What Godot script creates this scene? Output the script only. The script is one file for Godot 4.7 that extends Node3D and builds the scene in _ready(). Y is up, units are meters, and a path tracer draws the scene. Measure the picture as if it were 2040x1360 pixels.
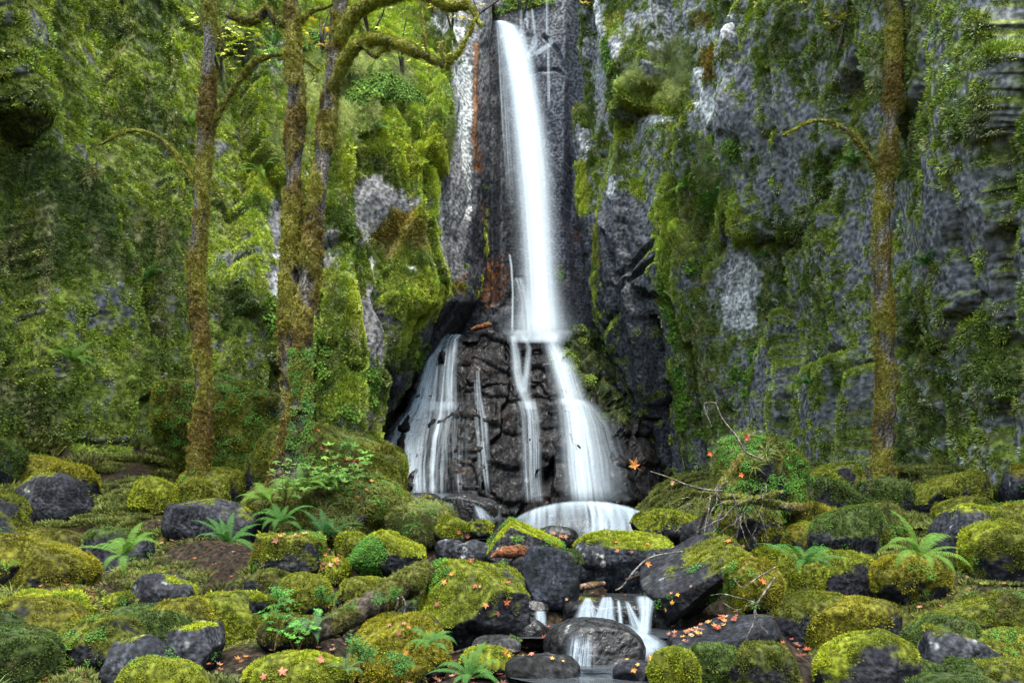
extends Node3D
# A waterfall in a mossy basalt gorge. Units are metres, y is up, the camera looks along -z.

const F := 1458.0        # focal length in photo pixels
const CX := 1020.0
const HY := 1040.0       # eye level in the photo
const EYE := 1.6

var rng := RandomNumberGenerator.new()
var names := {}
var n_big: FastNoiseLite
var n_mid: FastNoiseLite
var n_fine: FastNoiseLite
var n_cell: FastNoiseLite
var n_crack: FastNoiseLite
var n_patch: FastNoiseLite
var M := {}
var Z := {}              # shared small meshes

# ------------------------------------------------------------------ basics
func P(px: float, py: float, d: float) -> Vector3:
	return Vector3((px - CX) / F * d, EYE + (HY - py) / F * d, -d)

func noise(freq: float, oct: int, sd: int, kind := FastNoiseLite.TYPE_SIMPLEX_SMOOTH) -> FastNoiseLite:
	var n := FastNoiseLite.new()
	n.noise_type = kind
	n.frequency = freq
	n.seed = sd
	n.fractal_type = FastNoiseLite.FRACTAL_FBM if oct > 1 else FastNoiseLite.FRACTAL_NONE
	n.fractal_octaves = oct
	return n

func numbered(called: String) -> String:
	if not names.has(called):
		names[called] = 0
		return called
	names[called] += 1
	return "%s_%03d" % [called, names[called]]

func tag(o: Node, label: String, category: String, group := "", kind := "") -> void:
	if label: o.set_meta("label", label)
	if category: o.set_meta("category", category)
	if group: o.set_meta("group", group)
	if kind: o.set_meta("kind", kind)

func put(called: String, mesh: Mesh, mat: Material, parent: Node = self) -> MeshInstance3D:
	var o := MeshInstance3D.new()
	o.mesh = mesh
	o.material_override = mat
	o.name = numbered(called) if parent == self else called
	parent.add_child(o, true)
	return o

func arrays_mesh(v: PackedVector3Array, n: PackedVector3Array, c: PackedColorArray, idx: PackedInt32Array) -> ArrayMesh:
	var a := []
	a.resize(Mesh.ARRAY_MAX)
	a[Mesh.ARRAY_VERTEX] = v
	if n.size(): a[Mesh.ARRAY_NORMAL] = n
	if c.size(): a[Mesh.ARRAY_COLOR] = c
	a[Mesh.ARRAY_INDEX] = idx
	var m := ArrayMesh.new()
	m.add_surface_from_arrays(Mesh.PRIMITIVE_TRIANGLES, a)
	return m

func smooth_normals(v: PackedVector3Array, idx: PackedInt32Array) -> PackedVector3Array:
	var n := PackedVector3Array()
	n.resize(v.size())
	for t in range(0, idx.size(), 3):
		var a := idx[t]
		var b := idx[t + 1]
		var c := idx[t + 2]
		var k := (v[c] - v[a]).cross(v[b] - v[a])
		n[a] += k
		n[b] += k
		n[c] += k
	for i in n.size():
		n[i] = n[i].normalized()
	return n

# ------------------------------------------------------------------ scattered copies
class Scatter:
	var buf := PackedFloat32Array()
	var count := 0
	func add(t: Transform3D, c: Color) -> void:
		var b := t.basis
		buf.append_array([b.x.x, b.y.x, b.z.x, t.origin.x, b.x.y, b.y.y, b.z.y, t.origin.y, b.x.z, b.y.z, b.z.z, t.origin.z, c.r, c.g, c.b, 1.0])
		count += 1

func scatter_node(called: String, s: Scatter, mesh: Mesh, mat: Material, parent: Node = self) -> MultiMeshInstance3D:
	if s.count == 0: return null
	var mm := MultiMesh.new()
	mm.transform_format = MultiMesh.TRANSFORM_3D
	mm.use_colors = true
	mm.mesh = mesh
	mm.instance_count = s.count
	mm.buffer = s.buf
	var o := MultiMeshInstance3D.new()
	o.multimesh = mm
	o.material_override = mat
	o.name = numbered(called) if parent == self else called
	o.set_meta("kind", "stuff")
	parent.add_child(o, true)
	return o

func basis_on(n: Vector3, turn: float, s: float, droop := 0.0) -> Basis:
	var y := (n + Vector3(0, -droop, 0)).normalized()
	var x := y.cross(Vector3(0.31, 0.2, 0.93)).normalized()
	var z := x.cross(y)
	var b := Basis(x, y, z)
	b = b * Basis(Vector3.UP, turn)
	return b.scaled_local(Vector3(s, s, s))

func vary(c: Color, amount: float) -> Color:
	var k := 1.0 + rng.randf_range(-amount, amount)
	var h := rng.randf_range(-amount, amount) * 0.35
	return Color(c.r * k * (1.0 + h), c.g * k, c.b * k * (1.0 - h))

# ------------------------------------------------------------------ materials
func grey_noise(sd: int, freq: float, oct: int, lo: float, hi: float, size := 512, clip := 0.0) -> NoiseTexture2D:
	var t := NoiseTexture2D.new()
	t.width = size
	t.height = size
	t.seamless = true
	t.noise = noise(freq, oct, sd)
	var g := Gradient.new()
	g.set_color(0, Color(lo, lo, lo))
	g.set_color(1, Color(hi, hi, hi))
	g.set_offset(0, clip)
	g.set_offset(1, 1.0 - clip)
	t.color_ramp = g
	return t

func mat(rough: float, opts := {}) -> StandardMaterial3D:
	var m := StandardMaterial3D.new()
	m.vertex_color_use_as_albedo = true
	m.roughness = rough
	m.metallic_specular = opts.get("spec", 0.4)
	m.cull_mode = BaseMaterial3D.CULL_DISABLED
	if opts.has("tex"):
		m.albedo_texture = opts.tex
		m.uv1_triplanar = true
		m.uv1_world_triplanar = true
		m.uv1_scale = Vector3.ONE * opts.get("scale", 0.5)
	if opts.has("bump"):
		m.heightmap_enabled = true
		m.heightmap_texture = opts.bump
		m.heightmap_scale = opts.get("depth", 3.0)
	if opts.has("rtex"):
		m.roughness_texture = opts.rtex
	if opts.has("back"):
		m.backlight_enabled = true
		m.backlight = opts.back
	if opts.has("rim"):
		m.rim_enabled = true
		m.rim = opts.rim
		m.rim_tint = 0.6
	return m

func make_materials() -> void:
	var speck := grey_noise(3, 0.011, 8, 0.36, 1.0, 1024, 0.22)
	var relief := grey_noise(7, 0.006, 8, 0.0, 1.0, 1024)
	var rough := grey_noise(9, 0.02, 4, 0.25, 1.0, 512, 0.25)
	M.cliff = mat(0.85, {"tex": speck, "scale": 0.6, "bump": relief, "depth": 1.1, "spec": 0.3})
	M.wet = mat(0.95, {"tex": speck, "scale": 0.6, "bump": relief, "depth": 1.2, "rtex": rough, "spec": 0.22})
	M.boulder = mat(0.85, {"tex": speck, "scale": 1.3, "bump": relief, "depth": 2.2, "spec": 0.24})
	M.wet_boulder = mat(0.6, {"tex": speck, "scale": 1.3, "bump": relief, "depth": 2.4, "rtex": rough, "spec": 0.34})
	M.bark = mat(0.9, {"tex": speck, "scale": 2.0, "bump": relief, "depth": 2.0, "spec": 0.25})
	M.soil = mat(0.95, {"tex": speck, "scale": 1.0, "bump": relief, "depth": 1.5, "spec": 0.2})
	M.moss = mat(0.95, {"spec": 0.15, "back": Color(0.25, 0.3, 0.1)})
	M.leaf = mat(0.65, {"spec": 0.22, "back": Color(0.5, 0.6, 0.3)})
	M.dry_leaf = mat(0.6, {"spec": 0.35, "back": Color(0.45, 0.35, 0.2)})
	M.wood = mat(0.85, {"tex": speck, "scale": 3.0, "bump": relief, "depth": 1.5, "spec": 0.3})
	var w := mat(0.45, {"spec": 0.35, "back": Color(0.5, 0.5, 0.5)})
	w.transparency = BaseMaterial3D.TRANSPARENCY_ALPHA
	M.water = w
	var s := mat(0.12, {"bump": grey_noise(21, 0.01, 3, 0.0, 1.0, 512), "depth": 1.2, "spec": 0.5})
	s.uv1_triplanar = true
	s.uv1_world_triplanar = true
	s.uv1_scale = Vector3(1.2, 1.2, 1.2)
	M.pool = s

# ------------------------------------------------------------------ small shared meshes
func tri(v: PackedVector3Array, a: Vector3, b: Vector3, c: Vector3) -> void:
	v.append(a); v.append(b); v.append(c)

func flat_mesh(v: PackedVector3Array, c := PackedColorArray()) -> ArrayMesh:
	var idx := PackedInt32Array()
	var n := PackedVector3Array()
	for i in range(0, v.size(), 3):
		var k := (v[i + 2] - v[i]).cross(v[i + 1] - v[i]).normalized()
		for j in 3:
			idx.append(i + j)
			n.append(k)
	return arrays_mesh(v, n, c, idx)

func moss_cushion(blades: int, spread: float, sd: int) -> ArrayMesh:
	# a low mat of short leafy shoots leaning all ways
	var r := RandomNumberGenerator.new(); r.seed = sd
	var v := PackedVector3Array()
	var c := PackedColorArray()
	for i in blades:
		var a := r.randf() * TAU
		var q := sqrt(r.randf()) * spread
		var o := Vector3(cos(a) * q, -0.12, sin(a) * q)
		var up := Vector3(cos(a) * q * 0.9 + r.randf_range(-0.5, 0.5), r.randf_range(0.7, 1.2), sin(a) * q * 0.9 + r.randf_range(-0.5, 0.5)).normalized()
		var h := r.randf_range(0.3, 0.62)
		var side := up.cross(Vector3(r.randf_range(-1, 1), 0.1, r.randf_range(-1, 1))).normalized() * r.randf_range(0.07, 0.15)
		tri(v, o - side, o + up * h, o + side)
		var k := r.randf_range(0.7, 1.25)
		for j in 3: c.append(Color(k * 1.0, k, k))
	return flat_mesh(v, c)

func grass_tuft(blades: int, sd: int, droop: float) -> ArrayMesh:
	var r := RandomNumberGenerator.new(); r.seed = sd
	var v := PackedVector3Array()
	var c := PackedColorArray()
	for i in blades:
		var a := r.randf() * TAU
		var out := Vector3(cos(a), 0, sin(a))
		var p := out * r.randf_range(0.0, 0.25)
		var len := r.randf_range(0.6, 1.2)
		var dir := (Vector3.UP * r.randf_range(0.5, 1.1) + out * r.randf_range(0.3, 0.9)).normalized()
		var side := dir.cross(out).normalized() * r.randf_range(0.018, 0.035)
		if side.length() < 0.001: side = Vector3(0.03, 0, 0)
		var k := r.randf_range(0.7, 1.3)
		for s in 3:
			var q := p + dir * len / 3.0
			dir = (dir + Vector3(0, -droop, 0) + out * 0.15).normalized()
			var w0 := side * (1.0 - s / 3.0)
			var w1 := side * (1.0 - (s + 1) / 3.0)
			tri(v, p - w0, q - w1, p + w0)
			if s < 2: tri(v, p + w0, q - w1, q + w1)
			p = q
		for j in v.size() - c.size(): c.append(Color(k, k, k))
	return flat_mesh(v, c)

func leaf_clump(leaves: int, sd: int, size: float, spread := 0.9) -> ArrayMesh:
	var r := RandomNumberGenerator.new(); r.seed = sd
	var v := PackedVector3Array()
	var c := PackedColorArray()
	for i in leaves:
		var a := r.randf() * TAU
		var q := sqrt(r.randf()) * spread
		var o := Vector3(cos(a) * q, r.randf_range(0.0, 0.55), sin(a) * q)
		var dir := Vector3(r.randf_range(-1, 1), r.randf_range(-0.3, 0.3), r.randf_range(-1, 1)).normalized()
		var up := (Vector3(r.randf_range(-0.6, 0.6), 1.0, r.randf_range(-0.6, 0.6))).normalized()
		var side := dir.cross(up).normalized()
		var l := size * r.randf_range(0.7, 1.3)
		var w := l * 0.42
		var tip := o + dir * l - up * l * 0.12
		var m1 := o + dir * l * 0.45 + side * w + up * l * 0.08
		var m2 := o + dir * l * 0.45 - side * w + up * l * 0.08
		tri(v, o, m1, tip)
		tri(v, o, tip, m2)
		var k := r.randf_range(0.65, 1.3)
		for j in 6: c.append(Color(k, k, k))
	return flat_mesh(v, c)

func frond_mesh(pairs: int, droop: float, width: float, sd: int) -> ArrayMesh:
	# a fern frond of length 1: an arching midrib with a leaflet each side of every node
	var r := RandomNumberGenerator.new(); r.seed = sd
	var v := PackedVector3Array()
	var c := PackedColorArray()
	var p := Vector3.ZERO
	var ang := 1.05
	var step := 1.0 / pairs
	for i in pairs + 1:
		var t := float(i) / pairs
		var dir := Vector3(cos(ang), sin(ang), 0)
		var up := Vector3(-sin(ang), cos(ang), 0)
		var q := p + dir * step
		var rib := 0.007 * (1.0 - t * 0.8)
		tri(v, p + Vector3(0, 0, rib), q, p - Vector3(0, 0, rib))
		for j in 3: c.append(Color(0.7, 0.8, 0.6))
		if t > 0.1:
			var l := width * sin(PI * clampf(0.12 + t * 0.86, 0, 1)) * (1.0 - 0.35 * t) * r.randf_range(0.88, 1.1)
			for s in [-1.0, 1.0]:
				var out := (Vector3(0, 0, s) + dir * 0.28 - up * r.randf_range(0.05, 0.28)).normalized()
				var w := dir * step * 0.36
				var mid := p + out * l * 0.45
				tri(v, p - w * 0.8, mid - w, mid + w)
				tri(v, p - w * 0.8, mid + w, p + w * 0.8)
				tri(v, mid - w, p + out * l - up * l * 0.1, mid + w)
				var k := r.randf_range(0.8, 1.2)
				for j in 9: c.append(Color(k, k, k))
		p = q
		ang -= droop / pairs * (0.6 + t)
	return flat_mesh(v, c)

func maple_leaf(sd: int, curl: float) -> ArrayMesh:
	# five pointed lobes and a stalk, about 1 across, slightly cupped
	var r := RandomNumberGenerator.new(); r.seed = sd
	var rim := []
	var lobes := [[-2.25, 0.62], [-1.05, 0.92], [0.0, 1.0], [1.05, 0.92], [2.25, 0.62]]
	for k in 5:
		var a: float = lobes[k][0]
		var l: float = lobes[k][1] * r.randf_range(0.92, 1.06)
		if k == 0: rim.append([-2.95, 0.16])
		rim.append([a - 0.34, l * 0.62]); rim.append([a - 0.17, l * 0.66]); rim.append([a, l]); rim.append([a + 0.17, l * 0.66]); rim.append([a + 0.34, l * 0.62])
		rim.append([a + 0.55 if k < 4 else 2.95, 0.3 if k < 4 else 0.16])
	var v := PackedVector3Array()
	var pts := []
	for e in rim:
		var l: float = e[1] * 0.55
		pts.append(Vector3(sin(e[0]) * l, curl * l * l * 1.6 + r.randf_range(-0.03, 0.03), -cos(e[0]) * l))
	for i in pts.size() - 1:
		tri(v, Vector3.ZERO, pts[i], pts[i + 1])
	tri(v, Vector3(-0.012, 0, 0), Vector3(0.02, 0.06, 0.6), Vector3(0.012, 0, 0))
	return flat_mesh(v)

func make_small() -> void:
	Z.cushion = [moss_cushion(70, 1.0, 1), moss_cushion(70, 1.0, 2), moss_cushion(56, 1.1, 3)]
	Z.grass = [grass_tuft(22, 4, 0.45), grass_tuft(26, 5, 0.7)]
	Z.leaf = [leaf_clump(16, 6, 0.5), leaf_clump(20, 7, 0.42)]
	Z.herb = [leaf_clump(26, 8, 0.34, 1.0)]
	Z.frond = [frond_mesh(34, 1.7, 0.15, 11), frond_mesh(32, 2.3, 0.17, 12), frond_mesh(36, 1.2, 0.13, 13)]
	Z.maple = [maple_leaf(14, 0.35), maple_leaf(15, -0.3), maple_leaf(16, 0.7)]

# ------------------------------------------------------------------ the cliff: a lofted wall with its own chart (u along, v down)
var LV := [-160.0, 250.0, 600.0, 850.0, 1120.0]
# each column: along, then (px, depth) for the five levels
var KN := [
	[-520, 8.5, -520, 8.5, -520, 8.5, -520, 8.5, -520, 8.5],
	[0, 15.5, 0, 15.0, 0, 14.5, 0, 14.2, 0, 14.0],
	[330, 19.5, 330, 18.6, 330, 18.0, 330, 17.8, 330, 17.5],
	[510, 22.8, 510, 20.6, 510, 19.8, 510, 19.6, 510, 19.5],
	[612, 25.0, 612, 21.8, 612, 20.9, 612, 20.6, 612, 20.4],
	[708, 26.0, 708, 22.0, 708, 20.9, 708, 20.6, 708, 20.4],
	[722, 26.3, 722, 22.8, 722, 22.0, 718, 22.2, 718, 22.4],
	[850, 26.9, 850, 24.3, 850, 23.8, 738, 25.2, 735, 25.2],
	[962, 27.3, 955, 26.2, 935, 26.2, 765, 27.4, 755, 27.4],
	[984, 28.4, 984, 28.4, 962, 28.2, 795, 28.2, 780, 28.2],
	[1060, 28.8, 1060, 28.9, 1060, 28.9, 1060, 28.9, 1060, 28.9],
	[1138, 28.4, 1140, 28.4, 1150, 28.4, 1235, 28.4, 1290, 28.4],
	[1158, 26.6, 1160, 26.6, 1184, 26.6, 1258, 26.6, 1322, 26.6],
	[1300, 23.2, 1300, 23.4, 1305, 24.2, 1345, 24.8, 1390, 25.0],
	[1420, 20.8, 1420, 21.0, 1420, 22.4, 1430, 23.2, 1440, 23.4],
	[1530, 18.6, 1530, 18.8, 1530, 20.2, 1530, 21.0, 1530, 21.2],
	[1750, 14.6, 1750, 14.8, 1750, 15.8, 1750, 16.5, 1750, 16.8],
	[2040, 11.2, 2040, 11.2, 2040, 12.0, 2040, 12.5, 2040, 12.0],
	[2700, 7.6, 2700, 7.6, 2700, 7.8, 2700, 8.0, 2700, 8.0],
]
var gu := PackedFloat32Array()      # chart lines
var gv := PackedFloat32Array()
var cv := PackedVector3Array()      # displaced surface
var cn := PackedVector3Array()
var cc := PackedColorArray()
var c_moss := PackedFloat32Array()
var c_kind := PackedByteArray()     # 0 rock, 1 moss, 2 grass, 3 leafy
var CW := 0
var CH := 0

func knot_at(k: int, lv: int, t: float) -> Vector2:
	var a: Array = KN[k]
	return Vector2(lerpf(a[lv * 2], a[lv * 2 + 2], t), lerpf(a[lv * 2 + 1], a[lv * 2 + 3], t))

func level_of(v: float) -> int:
	var l := 0
	while l < LV.size() - 2 and v > LV[l + 1]: l += 1
	return l

func base_wall(u: float, v: float) -> Vector3:
	var l := level_of(v)
	var t := clampf((v - LV[l]) / (LV[l + 1] - LV[l]), 0.0, 1.0)
	var k := 0
	while k < KN.size() - 2 and u > KN[k + 1][2]: k += 1
	var s := clampf((u - KN[k][2]) / (KN[k + 1][2] - KN[k][2]), 0.0, 1.0)
	var q := knot_at(k, l, t).lerp(knot_at(k + 1, l, t), s)
	return P(q.x, v, q.y)

func along(px: float, v: float) -> float:
	# the wall's own coordinate of the place seen at px on level v
	var l := level_of(v)
	var t := clampf((v - LV[l]) / (LV[l + 1] - LV[l]), 0.0, 1.0)
	var k := 0
	while k < KN.size() - 2 and px > knot_at(k + 1, l, t).x: k += 1
	var a := knot_at(k, l, t).x
	var b := knot_at(k + 1, l, t).x
	return lerpf(KN[k][2], KN[k + 1][2], clampf((px - a) / (b - a), 0.0, 1.0))

func near_index(a: PackedFloat32Array, x: float) -> int:
	var i := a.bsearch(x)
	return clampi(i, 0, a.size() - 1)

func wall_index(px: float, py: float) -> int:
	return near_index(gv, py) * CW + near_index(gu, along(px, py))

# soft spots on the wall, each [px, py, half width, half height, strength], and streaks as chains of points
func stamp(f: PackedFloat32Array, spots: Array, sign := 1.0) -> void:
	for s in spots:
		var u0 := along(s[0], s[1])
		var i0 := near_index(gu, u0 - s[2] * 1.3)
		var i1 := near_index(gu, u0 + s[2] * 1.3)
		var j0 := near_index(gv, s[1] - s[3] * 1.3)
		var j1 := near_index(gv, s[1] + s[3] * 1.3)
		var k: float = s[4] if s.size() > 4 else 1.0
		for j in range(j0, j1 + 1):
			for i in range(i0, i1 + 1):
				var x := (gu[i] - u0) / float(s[2])
				var y: float = (gv[j] - s[1]) / float(s[3])
				var w: float = 1.3 - (x * x + y * y)
				if w > 0.0:
					f[j * CW + i] += sign * minf(w, 1.0) * k

func streak(f: PackedFloat32Array, pts: Array, half: float, k := 1.0) -> void:
	for n in pts.size() - 1:
		var a := Vector2(along(pts[n][0], pts[n][1]), pts[n][1])
		var b := Vector2(along(pts[n + 1][0], pts[n + 1][1]), pts[n + 1][1])
		var i0 := near_index(gu, minf(a.x, b.x) - half * 2)
		var i1 := near_index(gu, maxf(a.x, b.x) + half * 2)
		var j0 := near_index(gv, minf(a.y, b.y) - half)
		var j1 := near_index(gv, maxf(a.y, b.y) + half)
		var ab := b - a
		for j in range(j0, j1 + 1):
			for i in range(i0, i1 + 1):
				var p := Vector2(gu[i], gv[j]) - a
				var t := clampf(p.dot(ab) / ab.length_squared(), 0, 1)
				var w := 1.4 - (p - ab * t).length() / half
				if w > 0.0:
					f[j * CW + i] = maxf(f[j * CW + i], minf(w, 1.0) * k)

# broken rock: every block of a jittered grid has its own depth and tilt; returns [relief, nearness to a joint]
class Blocks:
	var nx := 400
	var ny := 120
	var px := PackedFloat32Array()
	var py := PackedFloat32Array()
	var dep := PackedFloat32Array()
	var tx := PackedFloat32Array()
	var ty := PackedFloat32Array()
	var sx := 1.0
	var sy := 1.0
	func _init(w: float, h: float, sd: int, tilt: float) -> void:
		var r := RandomNumberGenerator.new()
		r.seed = sd
		sx = w
		sy = h
		for k in nx * ny:
			px.append(r.randf_range(0.05, 0.95)); py.append(r.randf_range(0.05, 0.95))
			dep.append(r.randf_range(-1.0, 1.0))
			tx.append(r.randf_range(-tilt, tilt)); ty.append(r.randf_range(-tilt, tilt))
	func at(x: float, y: float) -> Vector2:
		var u := x / sx + 200.0
		var v := y / sy + 40.0
		var iu := int(u)
		var iv := int(v)
		var f1 := 9.0
		var f2 := 9.0
		var best := 0
		var bx := 0.0
		var by := 0.0
		for dj in range(-1, 2):
			for di in range(-1, 2):
				var k := posmod(iv + dj, ny) * nx + posmod(iu + di, nx)
				var ax := u - (iu + di + px[k])
				var ay := v - (iv + dj + py[k])
				var d := absf(ax) * 0.6 + absf(ay) * 0.5 + sqrt(ax * ax + ay * ay) * 0.5
				if d < f1:
					f2 = f1; f1 = d; best = k; bx = ax; by = ay
				elif d < f2: f2 = d
		return Vector2(dep[best] + tx[best] * bx + ty[best] * by, f2 - f1)

func blank() -> PackedFloat32Array:
	var f := PackedFloat32Array()
	f.resize(CW * CH)
	return f

func build_cliff() -> void:
	var u := -500.0
	while u < 2680.0:
		gu.append(u)
		u += 2.5 if u > 490.0 and u < 1550.0 else (5.0 if u > 0.0 and u < 2300.0 else 14.0)
	var w := -150.0
	while w < 1110.0:
		gv.append(w)
		w += 2.7
	CW = gu.size()
	CH = gv.size()
	# relief that the photograph shows: deep joints and proud blocks
	var joint := blank()
	for s in [[[[714, 300], [716, 480], [714, 640], [716, 880]], 7, 1.0], [[[834, 350], [838, 425]], 9, 0.5], [[[1146, -20], [1142, 150], [1140, 300], [1132, 430], [1185, 640], [1255, 850], [1320, 1040]], 11, 0.8],
		[[[985, 20], [986, 330], [990, 600]], 6, 0.5], [[[1296, 640], [1305, 800], [1318, 960]], 12, 0.7], [[[1368, 690], [1385, 830], [1400, 980]], 10, 0.7], [[[640, 600], [625, 860]], 7, 0.4],
		[[[1230, 470], [1250, 560], [1280, 520], [1310, 480]], 5, 0.3], [[[1268, 560], [1310, 515]], 4, 0.35], [[[1440, 230], [1425, 262]], 10, 0.5], [[[880, 230], [890, 420], [905, 560]], 6, 0.3],
		[[[1480, 30], [1490, 60], [1500, 120]], 9, 0.5], [[[1085, 75], [1110, 100], [1135, 160]], 4, 0.18], [[[1050, 145], [1110, 140], [1140, 160]], 3, 0.15]]:
		streak(joint, s[0], s[1], s[2])
	var bulge := blank()
	stamp(bulge, [[665, 620, 46, 270, 0.5], [668, 800, 40, 80, 0.3], [790, 260, 60, 90, 0.6], [800, 390, 60, 70, 0.35], [820, 560, 60, 60, 0.5], [900, 180, 30, 90, 0.3], [740, 690, 22, 90, 0.4],
		[1260, 110, 30, 40, 0.4], [1300, 190, 40, 30, 0.5], [1475, 430, 50, 50, 0.6], [1380, 420, 25, 80, 0.4], [1490, 220, 22, 50, 0.5], [1100, 230, 36, 150, 0.15], [1240, 420, 40, 80, 0.3]])
	# what grows or stains where
	var moss := blank()
	stamp(moss, [[815, 330, 60, 70, 0.7], [870, 300, 20, 90, 0.5], [830, 250, 60, 60, 0.5], [690, 300, 40, 90, 0.6], [700, 640, 12, 90, 0.8], [665, 760, 50, 100, 0.6], [830, 600, 60, 60, 0.7], [800, 490, 50, 60, 0.35], [540, 330, 50, 80, 0.6],
		[870, 580, 40, 40, 0.6], [1300, 190, 45, 40, 0.6], [1230, 250, 20, 60, 0.4], [1330, 440, 30, 130, 0.45], [1400, 450, 50, 110, 0.4], [1475, 440, 40, 60, 0.6], [1200, 560, 25, 70, 0.5], [1215, 640, 40, 60, 0.35],
		[1350, 620, 40, 120, 0.35], [1340, 800, 30, 120, 0.3], [700, 150, 190, 90, 0.3], [790, 700, 35, 70, 0.5], [830, 710, 20, 35, 0.6], [950, 580, 25, 40, 0.4], [740, 60, 220, 60, 0.2], [885, 190, 30, 40, 0.4], [890, 260, 25, 40, 0.4]])
	stamp(moss, [[548, 450, 22, 80], [745, 420, 30, 70, 0.9], [780, 385, 55, 50, 0.8], [740, 650, 26, 90, 1.0], [900, 440, 50, 110, 0.9], [770, 500, 20, 40, 0.5], [655, 500, 26, 60, 0.5], [545, 120, 40, 60, 0.4], [880, 640, 60, 50, 0.9], [560, 130, 50, 80, 0.3], [640, 480, 30, 60, 0.3], [1255, 470, 45, 90, 1.0], [1270, 580, 35, 70, 0.9],
		[1200, 130, 40, 140, 0.5], [1350, 60, 90, 60, 0.35], [1450, 150, 60, 110, 0.4], [1460, 570, 45, 70, 0.35], [1270, 270, 60, 30, 0.3], [1160, 540, 25, 120, 1.0], [760, 780, 50, 80, 0.8], [1440, 480, 16, 25, 0.7], [930, 240, 50, 160, 0.6]], -1.0)
	var lime := blank()
	streak(lime, [[968, 410], [970, 500], [958, 590]], 13)
	streak(lime, [[1166, 330], [1176, 420]], 8)
	streak(lime, [[1140, 60], [1150, 200], [1145, 320]], 6, 0.8)
	streak(lime, [[1110, 530], [1110, 575]], 4)
	stamp(lime, [[815, 320, 45, 55, 0.9], [860, 340, 20, 60, 0.8], [705, 620, 8, 60, 0.9], [830, 600, 30, 60, 0.7], [865, 620, 14, 40, 0.9], [690, 330, 20, 60, 0.6], [1245, 265, 20, 25, 0.7], [1275, 385, 18, 30, 0.7], [1315, 200, 30, 25, 0.6], [745, 280, 50, 40, 0.5], [530, 360, 30, 50, 0.6]])
	var ochre := blank()
	stamp(ochre, [[1408, 125, 46, 44, 1.5], [1375, 30, 30, 20, 0.7], [1440, 80, 14, 20, 0.8], [1390, 195, 20, 25, 0.8], [800, 470, 50, 60, 0.7], [770, 430, 40, 40, 0.5], [910, 580, 22, 34, 0.8], [1290, 225, 40, 16, 0.6], [870, 600, 16, 40, 0.5], [1210, 480, 18, 60, 0.5], [640, 560, 30, 60, 0.4], [1250, 50, 30, 20, 0.4]])
	var white := blank()
	stamp(white, [[925, 120, 24, 80, 0.35], [932, 230, 13, 110, 0.8], [928, 240, 14, 70, 0.6], [930, 330, 16, 40, 0.6], [936, 400, 9, 45, 0.8], [915, 150, 22, 40, 0.6], [1430, 92, 16, 18, 0.9], [1455, 118, 10, 16, 0.8], [1372, 145, 14, 14, 1.0], [1240, 372, 14, 22, 0.7], [1470, 560, 34, 60, 0.5], [1460, 620, 24, 50, 0.5], [535, 525, 14, 8, 0.8], [527, 580, 20, 34, 0.5],
		[1300, 235, 30, 12, 0.7], [1480, 50, 26, 40, 0.55], [1215, 40, 20, 60, 0.5], [1440, 300, 14, 30, 0.5], [752, 520, 5, 22, 0.9], [805, 545, 12, 9, 0.6], [760, 420, 10, 20, 0.3], [1260, 100, 12, 30, 0.4], [1165, 300, 14, 60, 0.4], [1480, 640, 14, 20, 0.6], [890, 40, 40, 40, 0.5]])
	streak(white, [[1372, 140], [1388, 180], [1410, 205], [1436, 255]], 19)
	streak(white, [[1385, 175], [1366, 195]], 8, 0.9)
	streak(white, [[1415, 205], [1462, 185]], 13, 0.95)
	var rust := blank()
	streak(rust, [[950, 90], [954, 180], [952, 260], [960, 335]], 12, 0.85)
	streak(rust, [[916, 100], [919, 150], [922, 185]], 9, 0.9)
	stamp(rust, [[1145, 455, 12, 22, 0.8], [985, 560, 30, 70, 0.6], [963, 420, 6, 40, 0.7], [920, 550, 16, 16, 0.5]])
	var wet := blank()
	stamp(wet, [[1060, 400, 110, 460, 0.75], [1060, 620, 140, 240, 1.0], [1160, 560, 60, 160, 1.0], [1260, 560, 70, 190, 0.85], [1200, 780, 120, 220, 1.0], [880, 660, 90, 90, 0.9], [760, 780, 60, 150, 0.9], [960, 480, 40, 160, 0.6], [545, 480, 40, 120, 0.5], [1330, 860, 80, 220, 0.6], [640, 820, 60, 120, 0.4]])
	var grass := blank()
	stamp(grass, [[1310, 170, 40, 40, 0.8], [880, 290, 26, 60, 0.7], [870, 200, 24, 30, 0.6], [1440, 330, 70, 70, 0.8], [560, 300, 60, 60, 0.6], [700, 260, 50, 60, 0.6], [900, 330, 18, 50, 0.7], [1400, 520, 50, 80, 0.5], [960, 350, 16, 30, 0.8], [640, 180, 130, 80, 0.6], [1330, 110, 30, 60, 0.5], [760, 130, 90, 60, 0.6]])
	var leafy := blank()
	stamp(leafy, [[1050, 6, 60, 12, 1.0], [1000, 22, 22, 8, 0.9], [830, 700, 22, 30, 1.0], [745, 850, 34, 34, 1.0], [725, 780, 14, 60, 0.8], [1330, 620, 14, 90, 0.7], [1350, 790, 18, 70, 0.8], [640, 720, 25, 70, 0.6], [1395, 520, 14, 60, 0.5], [740, 190, 60, 40, 0.8], [800, 200, 50, 30, 0.8], [1245, 130, 12, 50, 0.7], [530, 130, 30, 40, 0.6], [620, 100, 60, 30, 0.6], [1460, 300, 60, 50, 0.5], [1200, 700, 40, 20, 0.5], [1440, 590, 60, 60, 0.25], [530, 650, 30, 40, 0.6], [1400, 860, 100, 90, 0.35], [880, 195, 22, 18, 0.6], [1480, 740, 40, 80, 0.5], [690, 830, 30, 20, 0.5], [1115, 545, 6, 25, 0.8]])
	cv.resize(CW * CH); cn.resize(CW * CH); cc.resize(CW * CH); c_moss.resize(CW * CH); c_kind.resize(CW * CH)
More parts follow.
